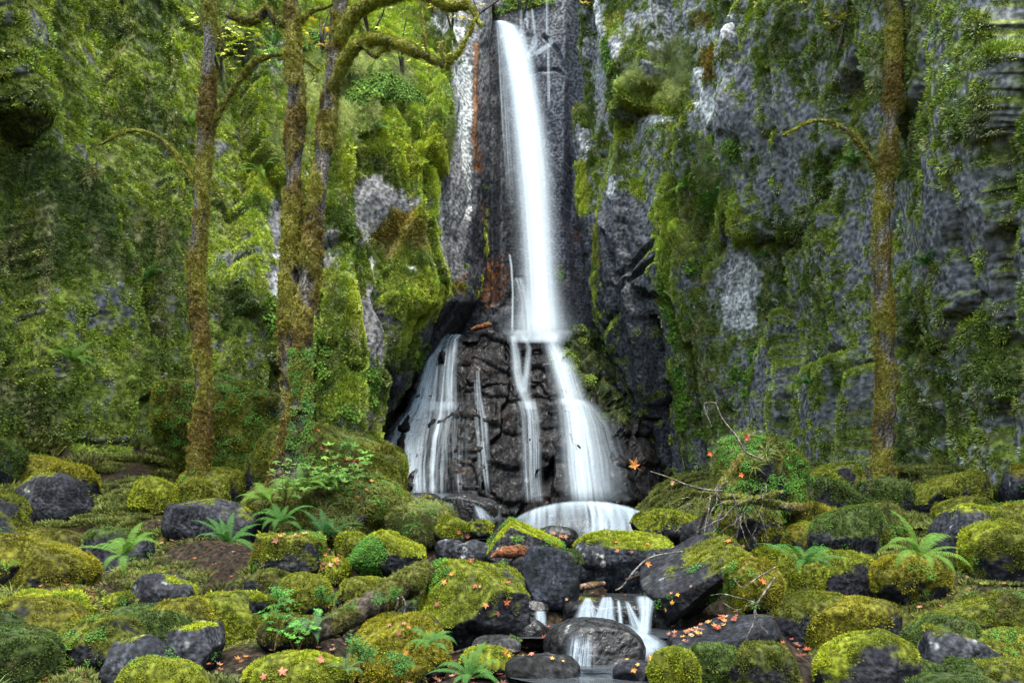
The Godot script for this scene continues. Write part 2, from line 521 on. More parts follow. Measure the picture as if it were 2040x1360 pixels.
	var base := PackedVector3Array()
	base.resize(CW * CH)
	for j in CH:
		for i in CW:
			base[j * CW + i] = base_wall(gu[i], gv[j])
	for j in CH:
		for i in CW:
			var q := j * CW + i
			var b := base[q]
			var i0 := maxi(i - 3, 0); var i1 := mini(i + 3, CW - 1)
			var j0 := maxi(j - 3, 0); var j1 := mini(j + 3, CH - 1)
			var nn := (base[j * CW + i1] - base[j * CW + i0]).cross(base[j0 * CW + i] - base[j1 * CW + i]).normalized()
			cn[q] = nn
	var big := Blocks.new(1.9, 5.0, 301, 1.1)
	var small := Blocks.new(0.5, 1.9, 302, 1.0)
	var tiny := Blocks.new(0.17, 0.42, 303, 1.2)
	var step := blank()
	var fine_d := blank()
	var run_s := PackedFloat32Array()      # metres along the wall
	run_s.resize(CW)
	for i in range(1, CW):
		var p0 := base_wall(gu[i - 1], 400.0)
		var p1 := base_wall(gu[i], 400.0)
		run_s[i] = run_s[i - 1] + Vector2(p1.x - p0.x, p1.z - p0.z).length()
	for j in CH:
		for i in CW:
			var q := j * CW + i
			var b := base[q]
			var uu := gu[i]
			var calm := 1.0
			if uu > 1040.0 and uu < 1142.0: calm = 0.14
			elif uu > 975.0 and uu < 1145.0: calm = 0.25
			elif uu > 890.0 and uu <= 975.0: calm = 0.28
			var soft := 0.45 if uu < 870.0 else (0.8 if uu < 1560.0 else 0.4)
			var wx := run_s[i] + 0.35 * n_mid.get_noise_3d(b.x, b.y * 0.7, b.z) + b.y * 0.06
			var wy := b.y + 0.5 * n_mid.get_noise_3d(b.z, b.x, b.y * 0.7)
			var f := big.at(wx, wy)
			var g := small.at(wx, wy)
			var h := tiny.at(wx, wy)
			var d := 0.0
			var e := 0.5 * n_big.get_noise_3d(b.x, b.y * 0.6, b.z) * calm
			e += (0.42 * f.x - 0.26 * smoothstep(0.09, 0.0, f.y)) * calm
			e += (0.075 * g.x - 0.06 * smoothstep(0.12, 0.0, g.y)) * (0.15 + 0.85 * calm) * soft
			d += 0.025 * h.x * (0.4 + 0.6 * calm) * soft + 0.10 * n_mid.get_noise_3d(b.x, b.y * 0.6, b.z) + 0.03 * n_fine.get_noise_3d(b.x, b.y * 0.7, b.z)
			d += bulge[q] * 0.4 - joint[q] * 0.9
			step[q] = e
			fine_d[q] = d
	for k in 3:
		var o := step.duplicate()
		for j in range(1, CH - 1):
			for i in range(1, CW - 1):
				var q := j * CW + i
				o[q] = step[q] * 0.4 + (step[q - 1] + step[q + 1] + step[q - CW] + step[q + CW]) * 0.15
		step = o
	for q in CW * CH:
		base[q] = base[q] + cn[q] * (step[q] + fine_d[q])
	cv = base
	var wide := noise(0.35, 3, 71)
	var spot := noise(2.2, 3, 72)
	var run := noise(1.1, 3, 73)
	for j in CH:
		for i in CW:
			var q := j * CW + i
			var i0 := maxi(i - 1, 0); var i1 := mini(i + 1, CW - 1)
			var j0 := maxi(j - 1, 0); var j1 := mini(j + 1, CH - 1)
			var nn := (cv[j * CW + i1] - cv[j * CW + i0]).cross(cv[j0 * CW + i] - cv[j1 * CW + i]).normalized()
			cn[q] = nn
			var b := cv[q]
			var uu := gu[i]
			var vv := gv[j]
			var a := wide.get_noise_3d(b.x, b.y, b.z)
			var s := spot.get_noise_3d(b.x, b.y, b.z)
			var r := run.get_noise_3d(b.x * 2.2, b.y * 0.35, b.z * 2.2)
			var fi := n_fine.get_noise_3d(b.x * 1.7, b.y * 1.7, b.z * 1.7)
			# bare rock
			var wt := clampf(wet[q] + r * 0.35, 0.0, 1.0)
			var dry := Color(0.17, 0.17, 0.185).lerp(Color(0.31, 0.305, 0.30), clampf(0.5 + a + s * 0.6, 0, 1))
			if uu > 1150.0: dry = Color(0.19, 0.195, 0.22).lerp(Color(0.37, 0.375, 0.39), clampf(0.5 + a + s * 0.6, 0, 1))
			var damp := Color(0.05, 0.052, 0.06).lerp(Color(0.10, 0.105, 0.125), clampf(0.4 + r + s * 0.5, 0, 1))
			var col := dry.lerp(damp, wt)
			if uu > 1040.0 and uu < 1146.0 and vv < 520.0:
				col = col.lerp(Color(0.16, 0.175, 0.22), 0.6)
			var k := clampf((r * 0.9 + fi * 0.5 - 0.2) * 2.0, 0, 1) * (1.0 - wt)
			col = col.lerp(Color(0.33, 0.325, 0.3), k * 0.6)
			k = smoothstep(0.42, 0.58, rust[q] * 0.9 + fi * 0.5 + s * 0.25)
			col = col.lerp(Color(0.30, 0.125, 0.04).lerp(Color(0.16, 0.065, 0.03), clampf(0.5 + s, 0, 1)), k * 0.9)
			# crusts of pale lichen
			var k2 := smoothstep(0.5, 0.6, fi * 0.8 + s * 0.45 + a * 0.3) * (1.0 - wt) * 0.7
			col = col.lerp(Color(0.5, 0.52, 0.52), k2 * 0.9)
			# moss, grass and leafy cover
			var m := 0.5
			if uu < 870.0: m = 0.74 if uu > 480.0 else 0.8
			elif uu < 985.0: m = lerpf(0.6, 0.2, (uu - 870.0) / 115.0)
			elif uu < 1150.0: m = -0.4
			elif uu < 1530.0: m = 0.66
			else: m = 0.7
			m += moss[q] * 0.55 + maxf(lime[q] * 0.6, ochre[q] * 0.35) - white[q] * 0.35 - rust[q] * 0.5
			m += a * 0.35 + s * 0.3 + fi * 0.22 + clampf(nn.y, -0.4, 0.6) * 0.35 - wet[q] * 0.12
			var mk := smoothstep(0.56, 0.7, m)
			var green := Color(0.215, 0.265, 0.038).lerp(Color(0.06, 0.09, 0.02), clampf(0.45 + a * 1.5 + s * 0.6, 0, 1))
			green = green.lerp(Color(0.26, 0.28, 0.03), clampf(lime[q] + s * 0.4 + a * 0.3 - 0.15, 0, 1) * 0.85)
			green = green.lerp(Color(0.15, 0.095, 0.022), clampf(ochre[q] * 1.2 + r * 0.7 - 0.28, 0, 1) * 0.9)
			green = green.lerp(Color(0.24, 0.23, 0.11), clampf(r * 1.3 - fi * 0.7 + a * 0.4 - 0.22 - wet[q] * 0.4, 0, 1))
			k = smoothstep(0.44, 0.48, white[q] * 1.05 + fi * 0.55 + s * 0.25 - lime[q] * 0.3)
			var gone := maxf(k, smoothstep(0.5, 0.6, rust[q] * 0.95 + fi * 0.4))
			mk *= 1.0 - gone
			col = col.lerp(green, mk)
			col = col.lerp(Color(0.6, 0.62, 0.61), k * 0.92)
			c_moss[q] = mk
			cc[q] = col
			var kd := 0
			if mk > 0.5: kd = 1
			if mk > 0.3 and grass[q] + s * 0.5 + a * 0.2 > 0.55: kd = 2
			if leafy[q] + s * 0.45 + fi * 0.2 > 0.55: kd = 3
			c_kind[q] = kd
	var idx := PackedInt32Array()
	var idw := PackedInt32Array()
	for j in CH - 1:
		for i in CW - 1:
			var q := j * CW + i
			var list := [q, q + 1, q + CW, q + 1, q + CW + 1, q + CW]
			if wet[q] > 0.55 and c_moss[q] < 0.3: idw.append_array(list)
			else: idx.append_array(list)
	var mesh := arrays_mesh(cv, cn, cc, idx)
	mesh.surface_set_material(0, M.cliff)
	var a2 := []
	a2.resize(Mesh.ARRAY_MAX)
	a2[Mesh.ARRAY_VERTEX] = cv; a2[Mesh.ARRAY_NORMAL] = cn; a2[Mesh.ARRAY_COLOR] = cc; a2[Mesh.ARRAY_INDEX] = idw
	mesh.add_surface_from_arrays(Mesh.PRIMITIVE_TRIANGLES, a2)
	mesh.surface_set_material(1, M.wet)
	var o := MeshInstance3D.new()
	o.mesh = mesh
	o.name = numbered("cliff")
	add_child(o)
	tag(o, "tall mossy basalt cliff wall around the waterfall", "cliff", "", "structure")
	# growth on the wall
	var sc := [Scatter.new(), Scatter.new(), Scatter.new()]
	var sg := [Scatter.new(), Scatter.new()]
	var sl := [Scatter.new(), Scatter.new()]
	for j in range(1, CH - 1):
		for i in range(1, CW - 1):
			var q := j * CW + i
			var kd := c_kind[q]
			if kd == 0: continue
			var area := (cv[q + 1] - cv[q]).cross(cv[q + CW] - cv[q]).length()
			var inside := gu[i] > 480.0 and gu[i] < 1560.0
			var dens := 130.0 if inside else 60.0
			if kd == 2: dens = 170.0
			if kd == 3: dens = 110.0
			if rng.randf() > area * dens: continue
			var n := cn[q]
			var p := cv[q] + Vector3(rng.randf_range(-0.03, 0.03), rng.randf_range(-0.03, 0.03), 0)
			var c := cc[q]
			if kd == 1:
				sc[rng.randi() % 3].add(Transform3D(basis_on(n, rng.randf() * TAU, rng.randf_range(0.07, 0.15), 0.25), p - n * 0.01), vary(c * 1.75, 0.35))
			elif kd == 2:
				var gcol := Color(0.16, 0.21, 0.06).lerp(Color(0.34, 0.31, 0.16), rng.randf() * rng.randf()).lerp(c, 0.35)
				sg[rng.randi() % 2].add(Transform3D(basis_on(n, rng.randf() * TAU, rng.randf_range(0.14, 0.34), rng.randf_range(0.1, 0.6)), p - n * 0.02), vary(gcol, 0.35))
			else:
				var lcol := Color(0.045, 0.11, 0.015).lerp(Color(0.12, 0.205, 0.022), rng.randf())
				sl[rng.randi() % 2].add(Transform3D(basis_on((n + Vector3(0, 0.5, 0.3)).normalized(), rng.randf() * TAU, rng.randf_range(0.10, 0.19)), p + n * 0.03), vary(lcol, 0.3))
	for k in 3: scatter_node("moss", sc[k], Z.cushion[k], M.moss, o)
	for k in 2: scatter_node("grass", sg[k], Z.grass[k], M.moss, o)
	for k in 2: scatter_node("creeper_leaves", sl[k], Z.leaf[k], M.leaf, o)
	print("cliff ", CW * CH, " growth ", sc[0].count * 3, " ", sg[0].count * 2, " ", sl[0].count * 2)

# ------------------------------------------------------------------ the stepped rock under the fall
var RK := [   # rows from the back of the ledge down the front: [py, [px...], [depth...]]
	[662, [880, 930, 980, 1030, 1080, 1130, 1190], [29.5, 29.5, 29.5, 29.5, 29.5, 29.5, 29.5]],
	[662, [893, 925, 980, 1030, 1085, 1130, 1190], [26.6, 26.0, 25.8, 25.8, 26.0, 26.3, 27.0]],
	[720, [848, 900, 960, 1030, 1090, 1160, 1245], [26.8, 25.6, 25.2, 25.2, 25.4, 25.9, 27.2]],
	[800, [822, 885, 950, 1030, 1110, 1195, 1285], [26.6, 24.9, 24.5, 24.6, 24.7, 25.1, 27.0]],
	[880, [765, 850, 940, 1030, 1120, 1225, 1320], [26.8, 24.2, 23.8, 24.0, 24.0, 24.4, 26.8]],
	[990, [750, 835, 930, 1030, 1140, 1250, 1360], [26.0, 23.2, 23.0, 23.2, 23.2, 23.5, 26.4]],
	[1110, [740, 830, 930, 1030, 1140, 1260, 1380], [25.5, 22.5, 22.3, 22.5, 22.5, 22.7, 26.0]],
]
const RW := 300
const RH := 270
var rv := PackedVector3Array()
var rn := PackedVector3Array()

func rock_at(a: float, b: float) -> Vector3:   # a 0..6 across, b 0..6 down
	var r := mini(int(b), 5)
	var t := b - r
	var k := mini(int(a), 5)
	var s := a - k
	var q := []
	for row in [RK[r], RK[r + 1]]:
		q.append([row[0], lerpf(row[1][k], row[1][k + 1], s), lerpf(row[2][k], row[2][k + 1], s)])
	var top: Array = q[0]
	var low: Array = q[1]
	if r == 0:     # the ledge's level top
		var front := P(low[1], low[0], low[2])
		var back := P(top[1], low[0], top[2])
		back.y = front.y + 0.1
		return back.lerp(front, t)
	return P(lerpf(top[1], low[1], t), lerpf(top[0], low[0], t), lerpf(top[2], low[2], t))

func rock_ab(px: float, py: float) -> Vector2:
	var r := 1
	while r < 5 and py > RK[r + 1][0]: r += 1
	var t := clampf((py - RK[r][0]) / (RK[r + 1][0] - RK[r][0]), 0, 1)
	var k := 0
	while k < 5 and px > lerpf(RK[r][1][k + 1], RK[r + 1][1][k + 1], t): k += 1
	var x0 := lerpf(RK[r][1][k], RK[r + 1][1][k], t)
	var x1 := lerpf(RK[r][1][k + 1], RK[r + 1][1][k + 1], t)
	return Vector2(k + clampf((px - x0) / (x1 - x0), 0, 1), r + t)

func rock_surface(px: float, py: float, off: float) -> Vector3:
	# on the front of the stepped rock, clear of its small bumps
	var ab := rock_ab(px, py)
	var i := clampi(int(ab.x / 6.0 * (RW - 1)), 2, RW - 3)
	var j := clampi(int(ab.y / 6.0 * (RH - 1)), 2, RH - 3)
	var p := rv[j * RW + i]
	var z := p.z
	for dj in [-2, 0, 2]:
		for di in [-2, 0, 2]:
			z = maxf(z, rv[(j + dj) * RW + i + di].z)
	var w := rock_at(ab.x, ab.y)
	return Vector3(w.x, w.y, lerpf(p.z, z, 0.7) + off)

func build_rock() -> void:
	var big := Blocks.new(1.1, 3.0, 311, 1.0)
	var small := Blocks.new(0.85, 1.2, 312, 1.1)
	var tiny := Blocks.new(0.14, 0.16, 313, 1.3)
	var base := PackedVector3Array()
	rv.resize(RW * RH); rn.resize(RW * RH)
	for j in RH:
		for i in RW:
			rv[j * RW + i] = rock_at(6.0 * i / (RW - 1), 6.0 * j / (RH - 1))
	for j in RH:
		for i in RW:
			var nn := (rv[j * RW + mini(i + 4, RW - 1)] - rv[j * RW + maxi(i - 4, 0)]).cross(rv[maxi(j - 4, 0) * RW + i] - rv[mini(j + 4, RH - 1) * RW + i]).normalized()
			rn[j * RW + i] = nn
	for q in RW * RH:
		var b := rv[q]
		var wx := b.x + 0.3 * n_mid.get_noise_3d(b.x, b.y, b.z) - b.y * 0.1
		var wy := b.y + 0.3 * n_mid.get_noise_3d(b.z, b.x, b.y) + b.x * 0.12
		var f := big.at(wx, wy)
		var g := small.at(wx, wy)
		var h := tiny.at(wx, wy)
		var d := 0.24 * f.x - 0.14 * smoothstep(0.05, 0.0, f.y) + 0.07 * g.x + 0.008 * h.x
		d += 0.3 * n_mid.get_noise_3d(b.x * 0.7, b.y * 0.7, b.z * 0.7) + 0.05 * n_fine.get_noise_3d(b.x, b.y * 0.7, b.z)
		# worn steps
		var st := fposmod((b.y + 0.5 * n_big.get_noise_2d(b.x * 2.0, 3.0)) / 1.15, 1.0)
		d += 0.14 * (0.5 - st) * (1.0 if st > 0.1 else st * 10.0)
		# the lip is worn down where the water leaves the ledge
		var ac := 6.0 * (q % RW) / (RW - 1)
		var dn := 6.0 * (q / RW) / (RH - 1)
		if dn < 2.0: b.y -= 0.5 * smoothstep(2.5, 2.9, ac) * smoothstep(5.0, 4.5, ac) * smoothstep(2.0, 1.0, dn)
		base.append(b + rn[q] * d)
	rv = base
	var col := PackedColorArray()
	var idx := PackedInt32Array()
	var sm := Scatter.new()
	var sl := Scatter.new()
	for j in RH:
		for i in RW:
			var q := j * RW + i
			rn[q] = (rv[j * RW + mini(i + 1, RW - 1)] - rv[j * RW + maxi(i - 1, 0)]).cross(rv[maxi(j - 1, 0) * RW + i] - rv[mini(j + 1, RH - 1) * RW + i]).normalized()
			var b := rv[q]
			var s := n_fine.get_noise_3d(b.x * 0.8, b.y * 0.8, b.z * 0.8)
			var a := n_mid.get_noise_3d(b.x * 0.7, b.y * 0.7, b.z * 0.7)
			var c := Color(0.011, 0.011, 0.012).lerp(Color(0.034, 0.033, 0.036), clampf(0.45 + s * 0.9 + a * 0.5, 0, 1))
			c = c.lerp(Color(0.03, 0.018, 0.012), clampf(a * 1.4 - s - 0.2, 0, 1) * 0.7)
			# green film and moss on the drier right shoulder
			var wgt := smoothstep(3.7, 4.6, 6.0 * i / (RW - 1)) * smoothstep(4.2, 3.2, 6.0 * j / (RH - 1))
			var mk := smoothstep(0.42, 0.62, wgt * 0.62 + a * 0.5 + s * 0.3)
			c = c.lerp(Color(0.035, 0.062, 0.018).lerp(Color(0.075, 0.085, 0.02), clampf(0.4 + s, 0, 1)), mk * 0.85)
			col.append(c)
			if mk > 0.6 and rng.randf() < 0.05: sm.add(Transform3D(basis_on(rn[q], rng.randf() * TAU, rng.randf_range(0.06, 0.1)), b), vary(c, 0.3))
			if mk > 0.6 and a > 0.28 and rng.randf() < 0.10: sl.add(Transform3D(basis_on(rn[q], rng.randf() * TAU, rng.randf_range(0.09, 0.16)), b), vary(Color(0.14, 0.2, 0.03), 0.3))
			if i < RW - 1 and j < RH - 1:
				idx.append_array([q, q + 1, q + RW, q + 1, q + RW + 1, q + RW])
	var o := put("rock_face", arrays_mesh(rv, rn, col, idx), M.wet)
	tag(o, "dark wet stepped rock face below the tall fall", "rock face", "", "structure")
	scatter_node("moss", sm, Z.cushion[0], M.moss, o)
	scatter_node("creeper_leaves", sl, Z.herb[0], M.leaf, o)

# ------------------------------------------------------------------ water: bundles of thin falling strands
class Strands:
	var v := PackedVector3Array()
	var n := PackedVector3Array()
	var c := PackedColorArray()
	var idx := PackedInt32Array()
	func ribbon(pts: PackedVector3Array, width: float, yaw: float, col: Color, alpha: float, a0: float, a1: float) -> void:
		# alpha thins out at the two ends where the strand breaks into drops
		var side0 := Vector3(cos(yaw), 0, sin(yaw))
		var m := pts.size()
		var start := v.size()
		for i in m:
			var dir := (pts[mini(i + 1, m - 1)] - pts[maxi(i - 1, 0)]).normalized()
			var side := (side0 - dir * side0.dot(dir)).normalized()
			var t := float(i) / (m - 1)
			var al := alpha * clampf(minf(t / maxf(a0, 0.001), (1.0 - t) / maxf(a1, 0.001)), 0.0, 1.0)
			var w := width * (0.6 + 0.4 * clampf(t * 3.0, 0, 1))
			v.append(pts[i] - side * w); v.append(pts[i]); v.append(pts[i] + side * w)
			n.append((Vector3(0, 0.6, 0.9) - side * 0.35).normalized()); n.append(Vector3(0, 0.5, 0.866)); n.append((Vector3(0, 0.6, 0.9) + side * 0.35).normalized())
			var cc := Color(col.r, col.g, col.b, al)
			var thin := Color(col.r, col.g, col.b, 0.0)
			c.append(thin); c.append(cc); c.append(thin)
			if i < m - 1:
				var q := start + i * 3
				idx.append_array([q, q + 1, q + 3, q + 1, q + 4, q + 3, q + 1, q + 2, q + 4, q + 2, q + 5, q + 4])

var WHITE := Color(0.345, 0.42, 0.495)

# edges: rows [py, left px, right px, depth]; each strand keeps its place between the two edges and falls along them
func fall_path(rows: Array, q: float, t0: float, t1: float, steps: int, on_rock: bool, off: float, wob: float) -> PackedVector3Array:
	var pts := PackedVector3Array()
	for s in steps + 1:
		var t := lerpf(t0, t1, float(s) / steps) * (rows.size() - 1)
		var r := mini(int(t), rows.size() - 2)
		var f := t - r
		var py := lerpf(rows[r][0], rows[r + 1][0], f)
		var x := lerpf(lerpf(rows[r][1], rows[r][2], q), lerpf(rows[r + 1][1], rows[r + 1][2], q), f)
		x += wob * n_mid.get_noise_2d(q * 40.0, t * 0.7)
		if on_rock: pts.append(rock_surface(x, py, off))
		else: pts.append(P(x, py, lerpf(rows[r][3], rows[r + 1][3], f) - off))
	return pts

func smooth_path(p: PackedVector3Array, times: int) -> PackedVector3Array:
	for k in times:
		var o := p.duplicate()
		for i in range(1, p.size() - 1):
			o[i] = (p[i - 1] + p[i] * 2.0 + p[i + 1]) * 0.25
			o[i].z = maxf(o[i].z, p[i].z - 0.03)
		p = o
	return p

func pour(st: Strands, rows: Array, count: int, opts := {}) -> void:
	var on_rock: bool = opts.get("rock", false)
	var core: float = opts.get("core", 0.0)       # >0 draws strands to the middle
	var w0: float = opts.get("w0", 0.012)
	var w1: float = opts.get("w1", 0.04)
	var al: float = opts.get("alpha", 0.3)
	var lump: float = opts.get("lump", 0.0)
	var min_len: float = opts.get("len", 0.35)
	for i in count:
		var q := rng.randf()
		if opts.has("jets"):
			var pick := rng.randf()
			for jt in opts.jets:
				pick -= jt[2]
				if pick <= 0.0:
					q = clampf(jt[0] + rng.randfn() * jt[1], -0.6, 1.6)
					break
		elif core > 0.0: q = lerpf(q, 0.5 + (rng.randf() + rng.randf() + rng.randf() - 1.5) * 0.36, core)
		if lump > 0.0:
			var tries := 0
			while n_fine.get_noise_2d(q * 9.0 + rows[0][1] * 0.1, 5.0) < rng.randf_range(-0.5, 0.5) * lump and tries < 6:
				q = rng.randf(); tries += 1
		var ln := rng.randf_range(min_len, 1.0)
		var t0 := rng.randf_range(0.0, 1.0 - ln) if rng.randf() > opts.get("full", 0.4) else 0.0
		var t1 := minf(1.0, t0 + ln) if rng.randf() > opts.get("full", 0.4) else 1.0
		var steps := maxi(5, int((t1 - t0) * opts.get("steps", 26)))
		var p := fall_path(rows, q, t0, t1, steps, on_rock, opts.get("off", 0.03) + rng.randf() * opts.get("thick", 0.08), opts.get("wob", 0.0))
		p = smooth_path(p, opts.get("smooth", 1))
		var k := rng.randf_range(0.88, 1.0)
		st.ribbon(p, lerpf(w0, w1, rng.randf() * rng.randf()), rng.randf_range(-0.7, 0.7), Color(WHITE.r * k, WHITE.g * k, WHITE.b * minf(1.0, k + 0.03)), al * rng.randf_range(0.5, 1.3), 0.22 if t0 > 0.0 else opts.get("head", 0.03), 0.25 if t1 < 1.0 else opts.get("tail", 0.08))

func finish_water(st: Strands, called: String, label: String) -> void:
	var o := put(called, arrays_mesh(st.v, st.n, st.c, st.idx), M.water)
	tag(o, label, "waterfall", "", "structure")

# a sheet of spray between two edges; thick where the jets run, thinning to nothing at its sides.
# rows: [py, left px, right px, depth]; jets: [place across 0..1, spread, thickness]
func veil(st: Strands, rows: Array, jets: Array, opts := {}) -> void:
	var nx: int = opts.get("nx", 40)
	var ny: int = opts.get("ny", 36)
	var on_rock: bool = opts.get("rock", false)
	var layers: int = opts.get("layers", 2)
	var head: float = opts.get("head", 0.03)
	var tail: float = opts.get("tail", 0.06)
	var streak_k: float = opts.get("streak", 0.35)
	var pitch: float = opts.get("pitch", 1.0)
	var wander: float = opts.get("wander", 0.02)
	for lay in layers:
		var sd := rng.randf() * 100.0
		var off: float = opts.get("off", 0.06) + lay * opts.get("gap", 0.12)
		var p := PackedVector3Array()
		var al := PackedFloat32Array()
		for b in ny + 1:
			var t := float(b) / ny
			var tt := t * (rows.size() - 1)
			var r := mini(int(tt), rows.size() - 2)
			var f := tt - r
			for a in nx + 1:
				var q := lerpf(-0.35, 1.35, float(a) / nx)
				var py := lerpf(rows[r][0], rows[r + 1][0], f)
				var x := lerpf(lerpf(rows[r][1], rows[r][2], q), lerpf(rows[r + 1][1], rows[r + 1][2], q), f)
				if on_rock: p.append(rock_surface(x, py, off))
				else: p.append(P(x, py, lerpf(rows[r][3], rows[r + 1][3], f) - off))
				var qq := q + wander * n_mid.get_noise_2d(t * 2.0 + sd, q * 2.0)
				var thick := 0.0
				for jt in jets:
					var e: float = (qq - jt[0]) / jt[1]
					thick += jt[2] * exp(-0.5 * e * e)
				var sv := n_mid.get_noise_2d(qq * 14.0 * pitch + sd, t * 0.5) * 0.9 + n_mid.get_noise_2d(qq * 38.0 * pitch + sd, t * 0.9 + 9.0) * 0.7
				thick *= clampf(1.0 + streak_k * sv * 3.0, 0.05, 2.6)
				# broken into thinner and thicker lengths on the way down
				thick *= 1.0 + opts.get("break", 0.15) * n_mid.get_noise_2d(qq * 5.0 + sd, t * 5.0 + sd)
				thick *= smoothstep(-0.35, -0.15, q) * smoothstep(1.35, 1.15, q)
				thick *= clampf(t / head, 0.0, 1.0) * clampf((1.0 - t) / tail, 0.0, 1.0)
				al.append(1.0 - exp(-thick * 0.62))
		if on_rock:
			for k in int(opts.get("smooth", 3)):
				var o := p.duplicate()
				for b in range(1, ny):
					for a in range(1, nx):
						var m := b * (nx + 1) + a
						var z := (p[m - 1].z + p[m + 1].z + p[m - nx - 1].z + p[m + nx + 1].z) * 0.25
						o[m].z = maxf(lerpf(p[m].z, z, 0.8), p[m].z - 0.06)
				p = o
		var start := st.v.size()
		for m in p.size():
			st.v.append(p[m])
			st.n.append(Vector3(0, 0.5, 0.866))
			st.c.append(Color(WHITE.r, WHITE.g, WHITE.b, al[m]))
		for b in ny:
			for a in nx:
				var m := start + b * (nx + 1) + a
				if al[m - start] + al[m - start + 1] + al[m - start + nx + 1] + al[m - start + nx + 2] < 0.02: continue
				st.idx.append_array([m, m + 1, m + nx + 1, m + 1, m + nx + 2, m + nx + 1])

func build_water() -> void:
	var st := Strands.new()
	# the tall fall: a jet off the lip that widens as it drops
	var main := [[40, 986, 1004, 27.9], [50, 988, 1030, 27.75], [80, 992, 1046, 27.6], [120, 998, 1058, 27.5], [180, 1006, 1070, 27.4], [260, 1014, 1084, 27.3], [340, 1020, 1094, 27.25], [430, 1028, 1101, 27.2], [520, 1034, 1108, 27.2], [600, 1038, 1114, 27.1], [664, 1040, 1120, 27.0]]
	veil(st, main, [[0.55, 0.13, 0.75], [0.4, 0.14, 0.35], [0.72, 0.16, 0.25], [0.5, 0.3, 0.10]], {"layers": 3, "nx": 60, "ny": 60, "gap": 0.14, "streak": 0.22, "head": 0.02, "tail": 0.02, "break": 0.25})
	veil(st, [[40, 986, 1004, 27.8], [56, 990, 1036, 27.65], [90, 996, 1046, 27.5], [140, 1006, 1058, 27.4], [240, 1022, 1072, 27.3], [340, 1030, 1080, 27.2]], [[0.5, 0.2, 0.8], [0.3, 0.1, 0.3]], {"layers": 1, "nx": 40, "ny": 40, "streak": 0.2, "tail": 0.5, "off": 0.2})
	veil(st, [[44, 988, 998, 27.9], [120, 992, 1008, 27.8], [220, 997, 1014, 27.7], [320, 1003, 1020, 27.6], [420, 1010, 1028, 27.5]], [[0.2, 0.08, 0.4], [0.55, 0.1, 0.35], [0.85, 0.08, 0.3]], {"layers": 1, "streak": 0.6, "tail": 0.4})
	veil(st, [[560, 1030, 1122, 26.9], [620, 1016, 1136, 26.6], [668, 1000, 1150, 26.2]], [[0.5, 0.24, 0.28]], {"layers": 2, "streak": 0.08, "head": 0.7, "tail": 0.12, "gap": 0.3})
	finish_water(st, "waterfall", "tall white waterfall jet dropping from the cliff lip")
	# trickles beside the lip
	var tr := Strands.new()
	for r in [[[18, 1034, 1042, 27.9], [62, 1035, 1043, 27.75]], [[20, 1047, 1053, 27.9], [60, 1048, 1054, 27.75]], [[16, 1056, 1064, 27.9], [40, 1059, 1067, 27.8], [74, 1062, 1071, 27.7]], [[-10, 1087, 1094, 27.9], [40, 1086, 1093, 27.85], [70, 1087, 1094, 27.75]],
		[[70, 1060, 1073, 27.7], [92, 1056, 1074, 27.65], [116, 1040, 1064, 27.6]], [[74, 1090, 1100, 27.75], [84, 1092, 1106, 27.7], [95, 1074, 1098, 27.68], [114, 1046, 1072, 27.6]], [[58, 1032, 1046, 27.7], [85, 1028, 1052, 27.6], [124, 1034, 1062, 27.5]], [[90, 1089, 1095, 27.75], [220, 1090, 1097, 27.7]]]:
		veil(tr, r, [[0.35, 0.14, 0.5], [0.7, 0.12, 0.35]], {"layers": 1, "nx": 12, "ny": 14, "streak": 0.4, "tail": 0.2, "head": 0.1})
	veil(tr, [[110, 1048, 1064, 27.65], [220, 1056, 1082, 27.6], [420, 1070, 1120, 27.5]], [[0.4, 0.3, 0.16]], {"layers": 1, "streak": 0.5, "tail": 0.4})
	veil(tr, [[505, 1012, 1018, 27.2], [530, 1016, 1022, 27.1], [580, 1019, 1024, 27.0], [664, 1017, 1024, 26.8]], [[0.5, 0.2, 0.7]], {"layers": 1, "nx": 10, "streak": 0.3})
	veil(tr, [[552, 1020, 1040, 27.0], [600, 1030, 1056, 26.9], [662, 1026, 1066, 26.6]], [[0.4, 0.2, 0.25], [0.8, 0.2, 0.2]], {"layers": 1, "nx": 20, "streak": 0.5})
	finish_water(tr, "trickle", "thin trickles running down the rock beside the tall fall")
	# water spread on the ledge
	var ld := Strands.new()
	veil(ld, [[655, 1018, 1130, 26.6], [663, 1018, 1122, 26.2], [674, 1020, 1116, 25.8], [684, 1024, 1114, 25.5]], [[0.65, 0.25, 0.6], [0.2, 0.15, 0.35]], {"layers": 2, "ny": 12, "streak": 0.25, "head": 0.3, "tail": 0.3})
	finish_water(ld, "ledge_water", "white water spilling across the ledge at the foot of the tall fall")
	# right-hand cascade
	var rc := Strands.new()
	veil(rc, [[664, 1076, 1114], [690, 1084, 1118], [720, 1092, 1134], [755, 1100, 1148], [790, 1108, 1160], [812, 1112, 1172]], [[0.45, 0.17, 0.8], [0.7, 0.2, 0.3], [0.5, 0.35, 0.1]], {"rock": true, "layers": 2, "streak": 0.25, "off": 0.08, "tail": 0.04})
	veil(rc, [[796, 1112, 1164], [812, 1114, 1180], [850, 1118, 1194], [900, 1122, 1204], [950, 1126, 1212], [1004, 1130, 1222]], [[0.28, 0.13, 0.75], [0.52, 0.15, 0.6], [0.78, 0.16, 0.25], [0.5, 0.4, 0.08]], {"rock": true, "layers": 2, "nx": 56, "streak": 0.32, "off": 0.12, "smooth": 6, "head": 0.06, "tail": 0.12})
	veil(rc, [[800, 1160, 1190], [850, 1190, 1230], [920, 1206, 1250], [1004, 1214, 1275]], [[0.4, 0.3, 0.14]], {"rock": true, "layers": 1, "streak": 0.5, "smooth": 5, "tail": 0.3})
